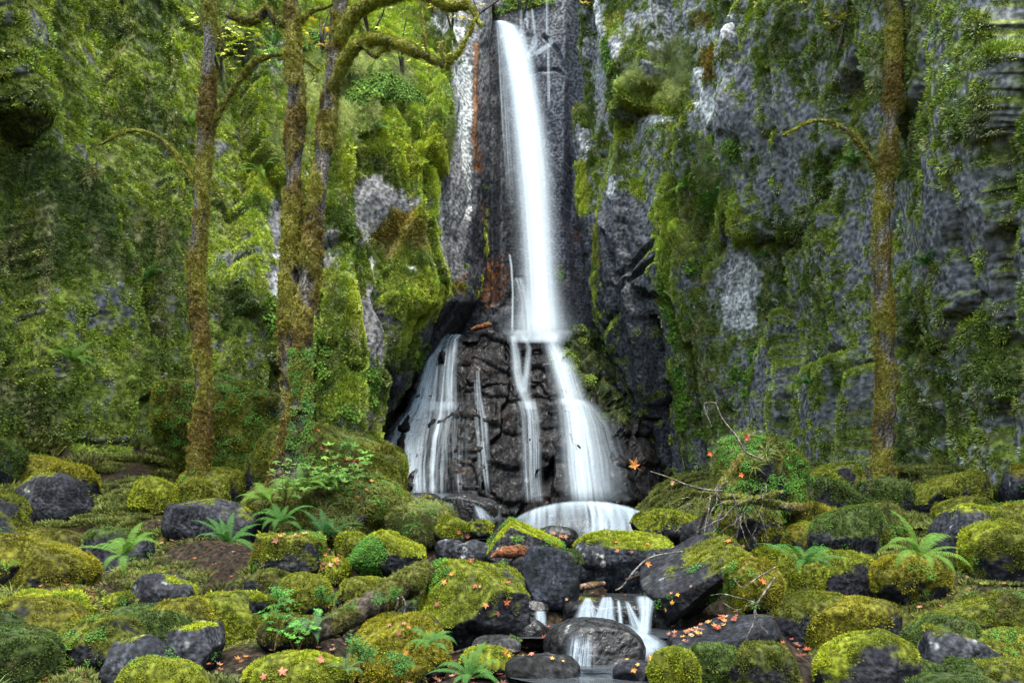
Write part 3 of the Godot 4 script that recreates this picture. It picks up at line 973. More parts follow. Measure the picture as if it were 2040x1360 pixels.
	finish_water(rc, "cascade", "broad white cascade stepping down the right of the dark rock")
	# middle cascade
	var mc := Strands.new()
	veil(mc, [[666, 1016, 1028], [700, 1018, 1036], [740, 1020, 1040], [770, 1026, 1046], [800, 1038, 1062], [818, 1044, 1070]], [[0.4, 0.2, 0.65], [0.75, 0.18, 0.3]], {"rock": true, "layers": 1, "nx": 20, "streak": 0.3})
	veil(mc, [[672, 1042, 1052], [690, 1048, 1060], [740, 1040, 1058], [785, 1030, 1056]], [[0.5, 0.22, 0.55]], {"rock": true, "layers": 1, "nx": 16, "streak": 0.3})
	veil(mc, [[798, 1030, 1066], [830, 1038, 1072], [880, 1040, 1074], [930, 1042, 1074], [1002, 1046, 1080]], [[0.2, 0.1, 0.22], [0.5, 0.08, 0.3], [0.72, 0.08, 0.32], [0.92, 0.07, 0.3], [0.5, 0.4, 0.12]], {"rock": true, "layers": 1, "streak": 0.55, "smooth": 5})
	finish_water(mc, "cascade", "narrow braided cascade down the middle of the dark rock")
	# left cascade
	var lc := Strands.new()
	veil(lc, [[666, 878, 918], [676, 866, 910], [700, 860, 908], [740, 850, 907], [790, 842, 907], [822, 836, 906]], [[0.12, 0.09, 1.0], [0.36, 0.07, 0.7], [0.6, 0.06, 0.55], [0.8, 0.06, 0.6], [0.95, 0.05, 0.5], [0.5, 0.4, 0.12]], {"rock": true, "layers": 1, "nx": 50, "streak": 0.5, "off": 0.15, "smooth": 6, "break": 0.5})
	veil(lc, [[670, 864, 886], [700, 856, 876], [740, 846, 866], [790, 832, 856], [820, 818, 848], [850, 794, 834], [880, 782, 826], [930, 782, 832], [988, 788, 844]], [[0.35, 0.18, 1.0], [0.75, 0.18, 0.55], [0.5, 0.4, 0.15]], {"rock": true, "layers": 2, "nx": 40, "ny": 60, "streak": 0.35, "break": 0.4, "off": 0.16, "smooth": 6})
	veil(lc, [[800, 836, 906], [830, 834, 904], [880, 828, 892], [930, 824, 888], [988, 828, 886]], [[0.12, 0.08, 0.5], [0.3, 0.07, 0.3], [0.62, 0.07, 0.8], [0.5, 0.35, 0.12], [0.92, 0.06, 0.25]], {"rock": true, "layers": 1, "nx": 50, "streak": 0.6, "break": 0.5, "smooth": 6, "off": 0.15})
	veil(lc, [[800, 872, 930], [870, 874, 926], [988, 880, 924]], [[0.5, 0.4, 0.12]], {"rock": true, "layers": 1, "streak": 0.9, "pitch": 2.0, "tail": 0.4})
	veil(lc, [[900, 776, 800], [940, 778, 830], [990, 786, 862]], [[0.4, 0.25, 0.7]], {"rock": true, "layers": 1, "streak": 0.3, "head": 0.4})
	finish_water(lc, "cascade", "fanned white cascade on the left side of the dark rock")
	var tt := Strands.new()
	for r in [[[740, 948, 956], [790, 950, 960], [850, 956, 974], [930, 960, 980]], [[760, 944, 952], [850, 946, 956], [880, 950, 958], [985, 953, 962]], [[925, 910, 920], [985, 912, 924]], [[880, 956, 967], [985, 966, 980]]]:
		veil(tt, r, [[0.3, 0.12, 0.3], [0.7, 0.12, 0.3]], {"rock": true, "layers": 1, "nx": 14, "streak": 0.6, "tail": 0.3})
	finish_water(tt, "trickle", "thin trickles down the middle of the dark stepped rock")

# ------------------------------------------------------------------ boulders
var ico := {}
func icosphere(level: int) -> Array:
	if ico.has(level): return ico[level]
	var t := (1.0 + sqrt(5.0)) / 2.0
	var v := PackedVector3Array([Vector3(-1, t, 0), Vector3(1, t, 0), Vector3(-1, -t, 0), Vector3(1, -t, 0), Vector3(0, -1, t), Vector3(0, 1, t), Vector3(0, -1, -t), Vector3(0, 1, -t), Vector3(t, 0, -1), Vector3(t, 0, 1), Vector3(-t, 0, -1), Vector3(-t, 0, 1)])
	for i in v.size(): v[i] = v[i].normalized()
	var f := PackedInt32Array([0, 5, 11, 0, 1, 5, 0, 7, 1, 0, 10, 7, 0, 11, 10, 1, 9, 5, 5, 4, 11, 11, 2, 10, 10, 6, 7, 7, 8, 1, 3, 4, 9, 3, 2, 4, 3, 6, 2, 3, 8, 6, 3, 9, 8, 4, 5, 9, 2, 11, 4, 6, 10, 2, 8, 7, 6, 9, 1, 8])
	for l in level:
		var mid := {}
		var g := PackedInt32Array()
		for k in range(0, f.size(), 3):
			var e := [0, 0, 0]
			for s in 3:
				var a := f[k + s]
				var b := f[k + (s + 1) % 3]
				var key := Vector2i(mini(a, b), maxi(a, b))
				if not mid.has(key):
					mid[key] = v.size()
					v.append(((v[a] + v[b]) * 0.5).normalized())
				e[s] = mid[key]
			g.append_array([f[k], e[0], e[2], f[k + 1], e[1], e[0], f[k + 2], e[2], e[1], e[0], e[1], e[2]])
		f = g
	ico[level] = [v, f]
	return ico[level]

var MOSS := {"lime": [Color(0.18, 0.205, 0.014), Color(0.055, 0.068, 0.010)], "olive": [Color(0.115, 0.125, 0.014), Color(0.036, 0.045, 0.009)], "dark": [Color(0.05, 0.075, 0.016), Color(0.025, 0.042, 0.012)], "gold": [Color(0.155, 0.145, 0.013), Color(0.05, 0.053, 0.010)]}
var rocks := []      # [centre, radii] for the ground to meet

# px, py, half width, half height in the photo; d metres away
func boulder(called: String, label: String, px: float, py: float, hw: float, hh: float, d: float, o := {}) -> MeshInstance3D:
	var r := RandomNumberGenerator.new()
	r.seed = hash(label) if not o.has("seed") else o.seed
	var c := P(px, py, d)
	var rad := Vector3(hw / F * d, hh / F * d, hw / F * d * o.get("deep", 0.85))
	if o.has("rz"): rad.z = o.rz
	rocks.append([c, rad])
	var lv: int = o.get("lv", 5 if maxf(hw, hh) > 55 else 4)
	var s := icosphere(lv)
	var dirs: PackedVector3Array = s[0]
	var idx: PackedInt32Array = s[1]
	var turn := Basis(Vector3.UP, o.get("yaw", r.randf() * TAU))
	var tilt := Basis(Vector3(0, 0, 1), o.get("roll", 0.0))
	var planes := []
	for k in int(o.get("cuts", 9)):
		var nn := Vector3(r.randfn(), r.randfn() * 0.8, r.randfn()).normalized()
		planes.append([turn * nn, r.randf_range(0.8, 1.02)])
	for e in o.get("planes", []):
		planes.append([Vector3(e[0], e[1], e[2]).normalized(), e[3]])
	var pw: float = o.get("boxy", 2.6)
	var v := PackedVector3Array()
	v.resize(dirs.size())
	var off := Vector3(r.randf() * 50, r.randf() * 50, r.randf() * 50)
	var bump: float = o.get("bump", 0.12)
	var size := (rad.x + rad.y + rad.z) / 3.0
	for i in dirs.size():
		var q := dirs[i]
		var h := 1.0 / pow(pow(absf(q.x), pw) + pow(absf(q.y), pw) + pow(absf(q.z), pw), 1.0 / pw)
		for e in planes:
			var dt: float = q.dot(e[0])
			if dt > 0.05:
				var lim: float = e[1] / dt
				# rounded corner between the faces
				if lim < h + 0.06:
					var bl := clampf(0.5 + 0.5 * (h - lim) / 0.06, 0, 1)
					h = lerpf(h, lim, bl) - 0.06 * bl * (1.0 - bl) * 0.5
		var w := q * h
		var p := tilt * Vector3(w.x * rad.x, w.y * rad.y, w.z * rad.z)
		var wp := p + off
		var n1 := n_mid.get_noise_3d(wp.x / size * 0.6, wp.y / size * 0.6, wp.z / size * 0.6)
		var n2 := n_mid.get_noise_3d(wp.x * 1.6, wp.y * 1.6, wp.z * 1.6)
		var n3 := n_fine.get_noise_3d(wp.x * 1.6, wp.y * 1.6, wp.z * 1.6)
		p += (tilt * q) * (n1 * bump * size + n2 * 0.05 * minf(size, 1.0) + n3 * 0.014)
		v[i] = p
	var n := smooth_normals(v, idx)
	var col := PackedColorArray()
	col.resize(v.size())
	var mk := PackedFloat32Array()
	mk.resize(v.size())
	var wet: bool = o.get("wet", false)
	var moss: float = o.get("moss", 0.5)
	var side: float = o.get("side", 0.9)       # how strongly moss keeps to the tops
	var pair: Array = MOSS[o.get("tone", "olive")]
	var stone: Color = o.get("stone", Color(0.04, 0.042, 0.05))
	for i in v.size():
		var wp := v[i] + off
		var a := n_mid.get_noise_3d(wp.x * 0.9, wp.y * 0.9, wp.z * 0.9)
		var f := n_fine.get_noise_3d(wp.x * 1.2, wp.y * 1.2, wp.z * 1.2)
		var g := n_fine.get_noise_3d(wp.z * 3.0, wp.x * 3.0, wp.y * 3.0)
		var cl := (stone * 0.55).lerp(stone * 1.9, clampf(0.35 + f * 1.1 + a * 0.6, 0, 1))
		if wet: cl = Color(0.014, 0.014, 0.015).lerp(Color(0.04, 0.036, 0.036), clampf(0.35 + f + a * 0.5, 0, 1))
		cl = cl.lerp(Color(0.42, 0.44, 0.43), smoothstep(0.36, 0.48, f * 0.55 + g * 0.6 + a * 0.3 - 0.08 + o.get("lichen", 0.0) * 0.6) * 0.8)
		var m := moss - 0.36 + n[i].y * side * 0.5 + a * 0.5 + f * 0.28 if moss > 0.4 else moss - 0.5 + n[i].y * side * 0.55 + a * 0.5 + f * 0.28
		if o.has("moss_x"): m += o.moss_x * (v[i].x / rad.x)
		var k := smoothstep(0.26, 0.36, m)
		mk[i] = k
		var gr: Color = pair[1].lerp(pair[0], clampf(0.6 + a * 1.1 + g * 0.5, 0, 1))
		gr = gr.lerp(Color(0.10, 0.075, 0.03), clampf(f * 1.2 - a * 0.6 - 0.42, 0, 1))
		col[i] = cl.lerp(gr, k)
	var node := put(called, arrays_mesh(v, n, col, idx), M.wet_boulder if wet else M.boulder)
	node.position = c
	tag(node, label, o.get("category", "boulder"), o.get("group", ""))
	# moss shoots on the mossy part
	var sc := [Scatter.new(), Scatter.new()]
	var sh := Scatter.new()
	var sg := Scatter.new()
	var tuft: float = o.get("tuft", 0.0045 * d + 0.012)
	var dens: float = o.get("dens", 1.0) * 1.25 / (tuft * tuft * 3.2)
	for k in range(0, idx.size(), 3):
		var a := idx[k]
		if mk[a] < 0.4: continue
		var b := idx[k + 1]
		var e := idx[k + 2]
		var want := (v[b] - v[a]).cross(v[e] - v[a]).length() * 0.5 * dens * (0.5 + 0.5 * mk[a])
		var many := int(want) + (1 if rng.randf() < want - int(want) else 0)
		for z in many:
			var t1 := rng.randf()
			var t2 := rng.randf() * (1.0 - t1)
			var p := v[a] + (v[b] - v[a]) * t1 + (v[e] - v[a]) * t2
			sc[rng.randi() % 2].add(Transform3D(basis_on(n[a], rng.randf() * TAU, tuft * rng.randf_range(0.7, 1.3)), p), vary(col[a] * 1.45, 0.3))
	for k in 2: scatter_node("moss", sc[k], Z.cushion[k], M.moss, node)
	var herb: float = o.get("herb", 0.0)
	var gras: float = o.get("grass", 0.0)
	var hx: Array = o.get("herb_at", [])
	for i in v.size():
		var wp := v[i] + off
		if herb > 0.0:
			var here := herb
			if hx.size(): here = herb * clampf(1.4 - Vector2(v[i].x / rad.x - hx[0], v[i].y / rad.y - hx[1]).length() / hx[2], 0, 1)
			if n[i].z > -0.3 and rng.randf() < here * 0.5 and n_mid.get_noise_3d(wp.x * 1.5, wp.y * 1.5, wp.z * 1.5) > 0.15 - here * 0.5:
				sh.add(Transform3D(basis_on((n[i] + Vector3(0, 0.4, 0.2)).normalized(), rng.randf() * TAU, rng.randf_range(0.6, 1.1) * (0.0042 * d + 0.02)), v[i] + n[i] * 0.01), vary(Color(0.05, 0.13, 0.018), 0.35))
		if gras > 0.0 and mk[i] > 0.3 and rng.randf() < gras:
			sg.add(Transform3D(basis_on(n[i], rng.randf() * TAU, rng.randf_range(0.10, 0.24), 0.25), v[i] - n[i] * 0.02), vary(Color(0.09, 0.12, 0.03).lerp(Color(0.17, 0.15, 0.07), rng.randf() * rng.randf()), 0.3))
	scatter_node("creeper_leaves", sh, Z.herb[0], M.leaf, node)
	scatter_node("grass", sg, Z.grass[1], M.moss, node)
	return node

# ------------------------------------------------------------------ finding the surface that shows at a place in the photo
var surf := []    # boulder nodes
func spot_on(px: float, py: float, fallback: float) -> Array:
	var best := [P(px, py, fallback), Vector3.UP, 1e9]
	for o in surf:
		var c: Vector3 = o.position
		var bb: AABB = o.mesh.get_aabb()
		var q := Vector2(CX + c.x / -c.z * F, HY - (c.y - EYE) / -c.z * F)
		var reach := bb.size.length() * 0.5 / -c.z * F * 1.1
		if q.distance_to(Vector2(px, py)) > reach: continue
		var a: Array = o.mesh.surface_get_arrays(0)
		var v: PackedVector3Array = a[Mesh.ARRAY_VERTEX]
		var n: PackedVector3Array = a[Mesh.ARRAY_NORMAL]
		for i in v.size():
			if n[i].z < -0.2: continue
			var w := v[i] + c
			var d := -w.z
			var dx := CX + w.x / d * F - px
			var dy := HY - (w.y - EYE) / d * F - py
			var e := dx * dx + dy * dy
			if e < 64.0 and e + d * 8.0 < best[2]:
				best = [w, n[i], e + d * 8.0]
	return best

# ------------------------------------------------------------------ tubes: trunks, limbs, twigs, logs
func bend(ctrl: Array, per: int) -> Array:
	# ctrl: [Vector3, radius]; returns [points, radii] along a smooth curve
	var pts := PackedVector3Array()
	var rad := PackedFloat32Array()
	for i in ctrl.size() - 1:
		var p0: Vector3 = ctrl[maxi(i - 1, 0)][0]
		var p1: Vector3 = ctrl[i][0]
		var p2: Vector3 = ctrl[i + 1][0]
		var p3: Vector3 = ctrl[mini(i + 2, ctrl.size() - 1)][0]
		for s in per:
			var t := float(s) / per
			pts.append(p1.cubic_interpolate(p2, p0, p3, t))
			rad.append(lerpf(ctrl[i][1], ctrl[i + 1][1], t))
	pts.append(ctrl[-1][0])
	rad.append(ctrl[-1][1])
	return [pts, rad]

func tube(parent: Node3D, called: String, ctrl: Array, o := {}) -> MeshInstance3D:
	var origin := parent.position if parent != self else Vector3.ZERO
	var per: int = o.get("per", 10)
	var seg: int = o.get("seg", 14)
	var c := bend(ctrl, per)
	var pts: PackedVector3Array = c[0]
	var rad: PackedFloat32Array = c[1]
	var v := PackedVector3Array()
	var col := PackedColorArray()
	var mk := PackedFloat32Array()
	var idx := PackedInt32Array()
	var lump: float = o.get("lump", 0.12)
	var moss: float = o.get("moss", 0.0)
	var bark: Color = o.get("bark", Color(0.17, 0.15, 0.13))
	var green: Color = o.get("green", Color(0.19, 0.175, 0.03))
	var brown: Color = o.get("brown", Color(0.12, 0.085, 0.022))
	var ref := Vector3(0.9, 0.1, 0.42).normalized()
	for i in pts.size():
		var dir := (pts[mini(i + 1, pts.size() - 1)] - pts[maxi(i - 1, 0)]).normalized()
		var x := (ref - dir * ref.dot(dir)).normalized()
		var y := dir.cross(x)
		for s in seg:
			var a := TAU * s / seg
			var out := x * cos(a) + y * sin(a)
			var p := pts[i] + out * rad[i]
			var k := n_mid.get_noise_3d(p.x * 2.2, p.y * 1.2, p.z * 2.2)
			var f := n_fine.get_noise_3d(p.x * 1.5, p.y * 1.2, p.z * 1.5)
			var m := smoothstep(0.38, 0.55, moss + k * 0.9 + f * 0.45 + out.y * 0.25)
			var furrow := n_fine.get_noise_3d(p.x * 4.0, p.y * 0.5, p.z * 4.0)
			v.append(pts[i] + out * rad[i] * (1.0 + lump * (k * 1.3 + f * 0.5) + (0.22 * m + 0.10 * furrow * (1.0 - m) if rad[i] > 0.06 else 0.0)) - origin)
			mk.append(m)
			var b := bark * (0.9 + f * 0.5 + furrow * 1.2)
			b = b.lerp(Color(0.4, 0.41, 0.4), smoothstep(0.3, 0.5, f + k * 0.4) * o.get("lichen", 0.0))
			var hue := n_mid.get_noise_3d(p.x * 0.9 + 7.0, p.y * 0.9, p.z * 0.9 + o.get("shift", 0.0))
			col.append(b.lerp(green.lerp(brown, clampf(0.34 + hue * 2.4, 0, 1)), m))
	for i in pts.size() - 1:
		for s in seg:
			var q := i * seg + s
			var r := i * seg + (s + 1) % seg
			idx.append_array([q, r + seg, r, q, q + seg, r + seg])
	# closed ends
	for e in [0, pts.size() - 1]:
		v.append(pts[e] - origin)
		col.append(col[e * seg])
		mk.append(0.0)
		for s in seg:
			if e == 0: idx.append_array([v.size() - 1, s, (s + 1) % seg])
			else: idx.append_array([v.size() - 1, e * seg + (s + 1) % seg, e * seg + s])
	var n := smooth_normals(v, idx)
	var node := put(called, arrays_mesh(v, n, col, idx), o.get("mat", M.bark), parent)
	if moss > 0.0:
		var sc := Scatter.new()
		var sh := Scatter.new()
		var tuft: float = o.get("tuft", 0.06)
		var dens: float = o.get("dens", 1.0) / (tuft * tuft * 4.0)
		for k in range(0, idx.size(), 3):
			var a := idx[k]
			if mk[a] < 0.4: continue
			var b := idx[k + 1]
			var e := idx[k + 2]
			var want := (v[b] - v[a]).cross(v[e] - v[a]).length() * 0.5 * dens
			var many := int(want) + (1 if rng.randf() < want - int(want) else 0)
			for z in many:
				var t1 := rng.randf()
				var t2 := rng.randf() * (1.0 - t1)
				var p := v[a] + (v[b] - v[a]) * t1 + (v[e] - v[a]) * t2
				if rng.randf() < o.get("hang", 0.12):
					sh.add(Transform3D(basis_on(n[a], rng.randf() * TAU, tuft * rng.randf_range(1.2, 2.6), o.get("sag", 0.8)), p), vary(col[a] * 1.25, 0.3))
				else:
					sc.add(Transform3D(basis_on(n[a], rng.randf() * TAU, tuft * rng.randf_range(0.7, 1.3), 0.35), p), vary(col[a] * 1.4, 0.3))
		scatter_node("moss", sc, Z.cushion[0], M.moss, node)
		scatter_node("hanging_moss", sh, Z.grass[1], M.moss, node)
	return node

func thing(called: String, label: String, category: String, at: Vector3, group := "") -> Node3D:
	var o := Node3D.new()
	o.name = numbered(called)
	o.position = at
	add_child(o)
	tag(o, label, category, group)
	return o

func px_path(list: Array, d: float) -> Array:
	# [px, py, half width px, optional depth]
	var out := []
	for e in list:
		var dd: float = e[3] if e.size() > 3 else d
		out.append([P(e[0], e[1], dd), e[2] / F * dd])
	return out

# ------------------------------------------------------------------ the two-stemmed maple and other woody things
func build_tree() -> void:
	var d := 12.2
	var t := thing("maple_tree", "mossy two-stemmed maple tree standing on the left bank", "tree", P(582, 985, d))
	var mo := {"moss": 0.6, "tuft": 0.05, "seg": 30, "per": 16, "lump": 0.24, "hang": 0.3, "lichen": 0.5, "dens": 1.3}
	tube(t, "trunk", px_path([[574, 1010, 46], [578, 960, 34], [584, 900, 28], [586, 800, 27], [586, 720, 26], [580, 640, 20], [577, 560, 17], [580, 460, 16], [585, 340, 16], [588, 200, 16], [584, 100, 14], [581, 20, 12], [580, -60, 11]], d), mo)
	var m2 := mo.duplicate(); m2.moss = 0.56; m2.shift = 4.0
	tube(t, "trunk", px_path([[594, 820, 20], [598, 740, 21], [604, 650, 21], [612, 560, 18], [624, 470, 17], [638, 360, 16], [648, 270, 15], [656, 200, 14], [665, 130, 13], [672, 60, 13], [677, 0, 13], [680, -60, 11]], d - 0.1), m2)
	var lm := {"moss": 0.95, "tuft": 0.045, "seg": 12, "per": 10, "lump": 0.25, "hang": 0.42, "sag": 1.4, "green": Color(0.21, 0.21, 0.035), "brown": Color(0.15, 0.14, 0.03), "dens": 1.6}
	tube(t, "limb", px_path([[660, 190, 12, 12.10], [672, 155, 11, 12.00], [688, 118, 10, 11.90], [716, 88, 9.5, 11.80], [760, 78, 9, 11.70], [806, 92, 8, 11.60], [850, 114, 7, 11.50], [880, 126, 7, 11.40], [893, 134, 6, 11.30]], d), lm)
	tube(t, "limb", px_path([[886, 128, 6, 11.30], [905, 112, 5.5, 11.30], [920, 92, 5, 11.30], [934, 66, 4, 11.30], [948, 36, 3, 11.30]], d), lm)
	tube(t, "limb", px_path([[893, 128, 6, 11.30], [882, 108, 6, 11.30], [878, 92, 6, 11.30], [884, 84, 5, 11.30]], d), lm)
	tube(t, "limb", px_path([[852, 112, 4, 11.40], [848, 90, 3, 11.40], [842, 40, 2, 11.40], [838, -20, 2, 11.40]], d), lm)
	tube(t, "limb", px_path([[670, 92, 12, 12.10], [684, 62, 12, 12.02], [706, 28, 11, 11.94], [735, 8, 10, 11.86], [775, -6, 9, 11.78], [830, -14, 8, 11.70], [868, 2, 8, 11.62], [900, 12, 8, 11.54], [932, 12, 7, 11.46], [945, 28, 5, 11.38], [958, 54, 3, 11.30]], d), lm)
	tube(t, "limb", px_path([[585, 58, 9], [566, 46, 9], [548, 38, 9], [532, 20, 8], [516, 32, 8], [490, 40, 7], [450, 30, 5]], d), lm)
	tube(t, "limb", px_path([[590, 52, 6], [606, 34, 6], [622, 22, 5], [650, 14, 3], [668, 6, 2]], d), lm)
	tube(t, "limb", px_path([[720, 86, 6, 11.75], [745, 112, 5, 11.75], [760, 100, 5, 11.75], [775, 96, 4, 11.75]], d), lm)
	# ivy-like creeper low on the stem
	var sl := Scatter.new()
	for i in 90:
		var py := rng.randf_range(690, 960)
		sl.add(Transform3D(basis_on(Vector3(rng.randf_range(-0.6, 0.8), 0.3, 1).normalized(), rng.randf() * TAU, rng.randf_range(0.05, 0.09)), P(rng.randf_range(575, 622), py, d - 0.32) - t.position), vary(Color(0.05, 0.12, 0.018), 0.3))
	scatter_node("creeper_leaves", sl, Z.herb[0], M.leaf, t)
	crown(t, Vector3(t.position.x - 1.5, 17.0, t.position.z + 0.5), Vector3(3.0, 2.5, 2.6), 360, Color(0.14, 0.19, 0.03))
	# more maples further along both banks
	for e in [["slender mossy maple tree on the far left bank", 395, 13.0, 15, 1020], ["slender mossy maple tree on the far right bank", 1760, 14.0, 16, 1000]]:
		var x: float = e[1]
		var w: float = e[3]
		var b: float = e[4]
		var k := thing("maple_tree", e[0], "tree", P(x, b - 15, e[2]))
		tube(k, "trunk", px_path([[x - 4, b + 30, w * 1.6], [x, b - 60, w * 1.15], [x + 8, b - 250, w], [x - 4, b - 480, w * 0.92], [x + 14, b - 760, w * 0.85], [x + 22, b - 1000, w * 0.75], [x + 20, b - 1150, w * 0.6]], e[2]), mo)
		tube(k, "limb", px_path([[x + 14, b - 740, w * 0.4], [x + 60, b - 830, w * 0.36], [x + 120, b - 900, w * 0.3], [x + 190, b - 910, w * 0.22], [x + 240, b - 880, w * 0.14]], e[2]), lm)
		tube(k, "limb", px_path([[x + 2, b - 640, w * 0.35], [x - 60, b - 730, w * 0.3], [x - 130, b - 760, w * 0.24], [x - 200, b - 730, w * 0.14]], e[2]), lm)
		crown(k, Vector3(k.position.x * 1.15, 15.5, k.position.z), Vector3(3.2, 2.5, 3.0), 420, Color(0.15, 0.19, 0.03))

func crown(t: Node3D, centre: Vector3, reach: Vector3, clumps: int, tint: Color) -> void:
	# leafy boughs: sprays of leaves strung along the upper boughs, uneven and full of gaps
	var sl := [Scatter.new(), Scatter.new()]
	for k in 9:
		var a := TAU * k / 9.0 + rng.randf_range(-0.3, 0.3)
		var tip := centre + Vector3(cos(a) * reach.x, rng.randf_range(-0.2, 0.6) * reach.y, sin(a) * reach.z) * rng.randf_range(0.7, 1.0)
		var root := Vector3(t.position.x, maxf(t.position.y + 9.0, centre.y - reach.y), t.position.z)
		tube(t, "limb", [[root, 0.09], [root.lerp(tip, 0.4) + Vector3(0, 0.7, 0), 0.07], [root.lerp(tip, 0.75) + Vector3(0, 0.5, 0), 0.045], [tip, 0.02]], {"seg": 7, "per": 6, "moss": 0.5, "tuft": 0.07, "dens": 0.5})
		for c in clumps / 9:
			var f := rng.randf_range(0.3, 1.1)
			var p := root.lerp(tip, f) + Vector3(rng.randfn() * 0.55, rng.randfn() * 0.3 + 0.4, rng.randfn() * 0.55)
			if p.z < -1.0 and p.y < EYE + 0.745 * -p.z + 0.4: continue
			sl[rng.randi() % 2].add(Transform3D(basis_on(Vector3(rng.randf_range(-0.4, 0.4), 1, rng.randf_range(-0.4, 0.4)).normalized(), rng.randf() * TAU, rng.randf_range(0.3, 0.5)), p - t.position), vary(tint, 0.3))
	for k in 2: scatter_node("crown", sl[k], Z.leaf[k], M.leaf, t)

func build_saplings() -> void:
	# thin maples in autumn leaf rooted on the slope beside the lip
	var list := [["thin vine maple with yellow leaves rooted above the arching limb", 800, 150, 23.2, 60, 12, 150, Color(0.42, 0.38, 0.06)], ["vine maple with orange leaves behind the twin trunks", 640, 130, 20.5, 40, 8, 70, Color(0.5, 0.27, 0.04)],
		["small vine maple with golden leaves at the top of the slope", 895, 60, 26.0, 40, 8, 110, Color(0.5, 0.36, 0.05)], ["vine maple with orange leaves beside the waterfall lip", 1010, 20, 29.5, 60, 10, 120, Color(0.42, 0.2, 0.03)],
		["yellow-green vine maple between the twin trunks and the arching limb", 735, 80, 22.6, 50, 8, 120, Color(0.33, 0.36, 0.06)], ["little orange vine maple on the cliff right of the lip", 1208, 14, 24.8, 16, 4, 26, Color(0.5, 0.26, 0.04)],
		["yellow vine maple on the slope left of the twin trunks", 440, 130, 18.0, 70, 10, 130, Color(0.4, 0.36, 0.06)], ["golden vine maple high on the wall beyond the right slender maple", 1680, 90, 14.5, 80, 10, 130, Color(0.45, 0.32, 0.05)]]
	for e in list:
		var q := wall_index(e[1], e[2])
		var at: Vector3 = cv[q] + cn[q] * 0.05
		if e[1] == 1010: at = P(1040, 28, 27.9)
		var t := thing("vine_maple", e[0], "tree", at)
		var dd := -at.z
		var reach: float = e[4] / F * dd
		var sl := [Scatter.new(), Scatter.new()]
		for k in 3:
			var tip := Vector3(rng.randf_range(-0.8, 0.8) * reach, rng.randf_range(0.9, 2.0) * reach, rng.randf_range(0.3, 1.0) * reach)
			var mid := tip * 0.5 + Vector3(rng.randf_range(-0.2, 0.2), 0.15, 0.15) * reach
			tube(t, "stem", [[at - Vector3(0, 0.1, 0.15), 0.05], [at + mid * 0.5, 0.04], [at + mid, 0.03], [at + tip, 0.012]], {"seg": 6, "per": 6, "moss": 0.35, "tuft": 0.05})
		for c in int(e[5]):
			var o := Vector3(rng.randf_range(-1.2, 1.2) * reach, rng.randf_range(-0.1, 1.3) * reach, rng.randf_range(0.2, 0.9) * reach)
			for k in int(e[6] / e[5]):
				var p := o + Vector3(rng.randfn() * 0.34, rng.randfn() * 0.10, rng.randfn() * 0.25) * maxf(reach, 0.5)
				var n := Vector3(rng.randf_range(-0.5, 0.5), 0.9, rng.randf_range(0.0, 0.9)).normalized()
				sl[rng.randi() % 2].add(Transform3D(basis_on(n, rng.randf() * TAU, rng.randf_range(0.16, 0.27)), p), vary(((e[7] as Color) * 1.15).lerp(Color(0.25, 0.34, 0.06), rng.randf() * 0.5), 0.3))
		for k in 2: scatter_node("crown", sl[k], Z.maple[k], M.leaf, t)

func twig(parent: Node3D, called: String, list: Array, d: float, dead := true) -> void:
	tube(parent, called, px_path(list, d), {"seg": 6, "per": 6, "lump": 0.1, "bark": Color(0.24, 0.21, 0.19) if dead else Color(0.06, 0.045, 0.035)})

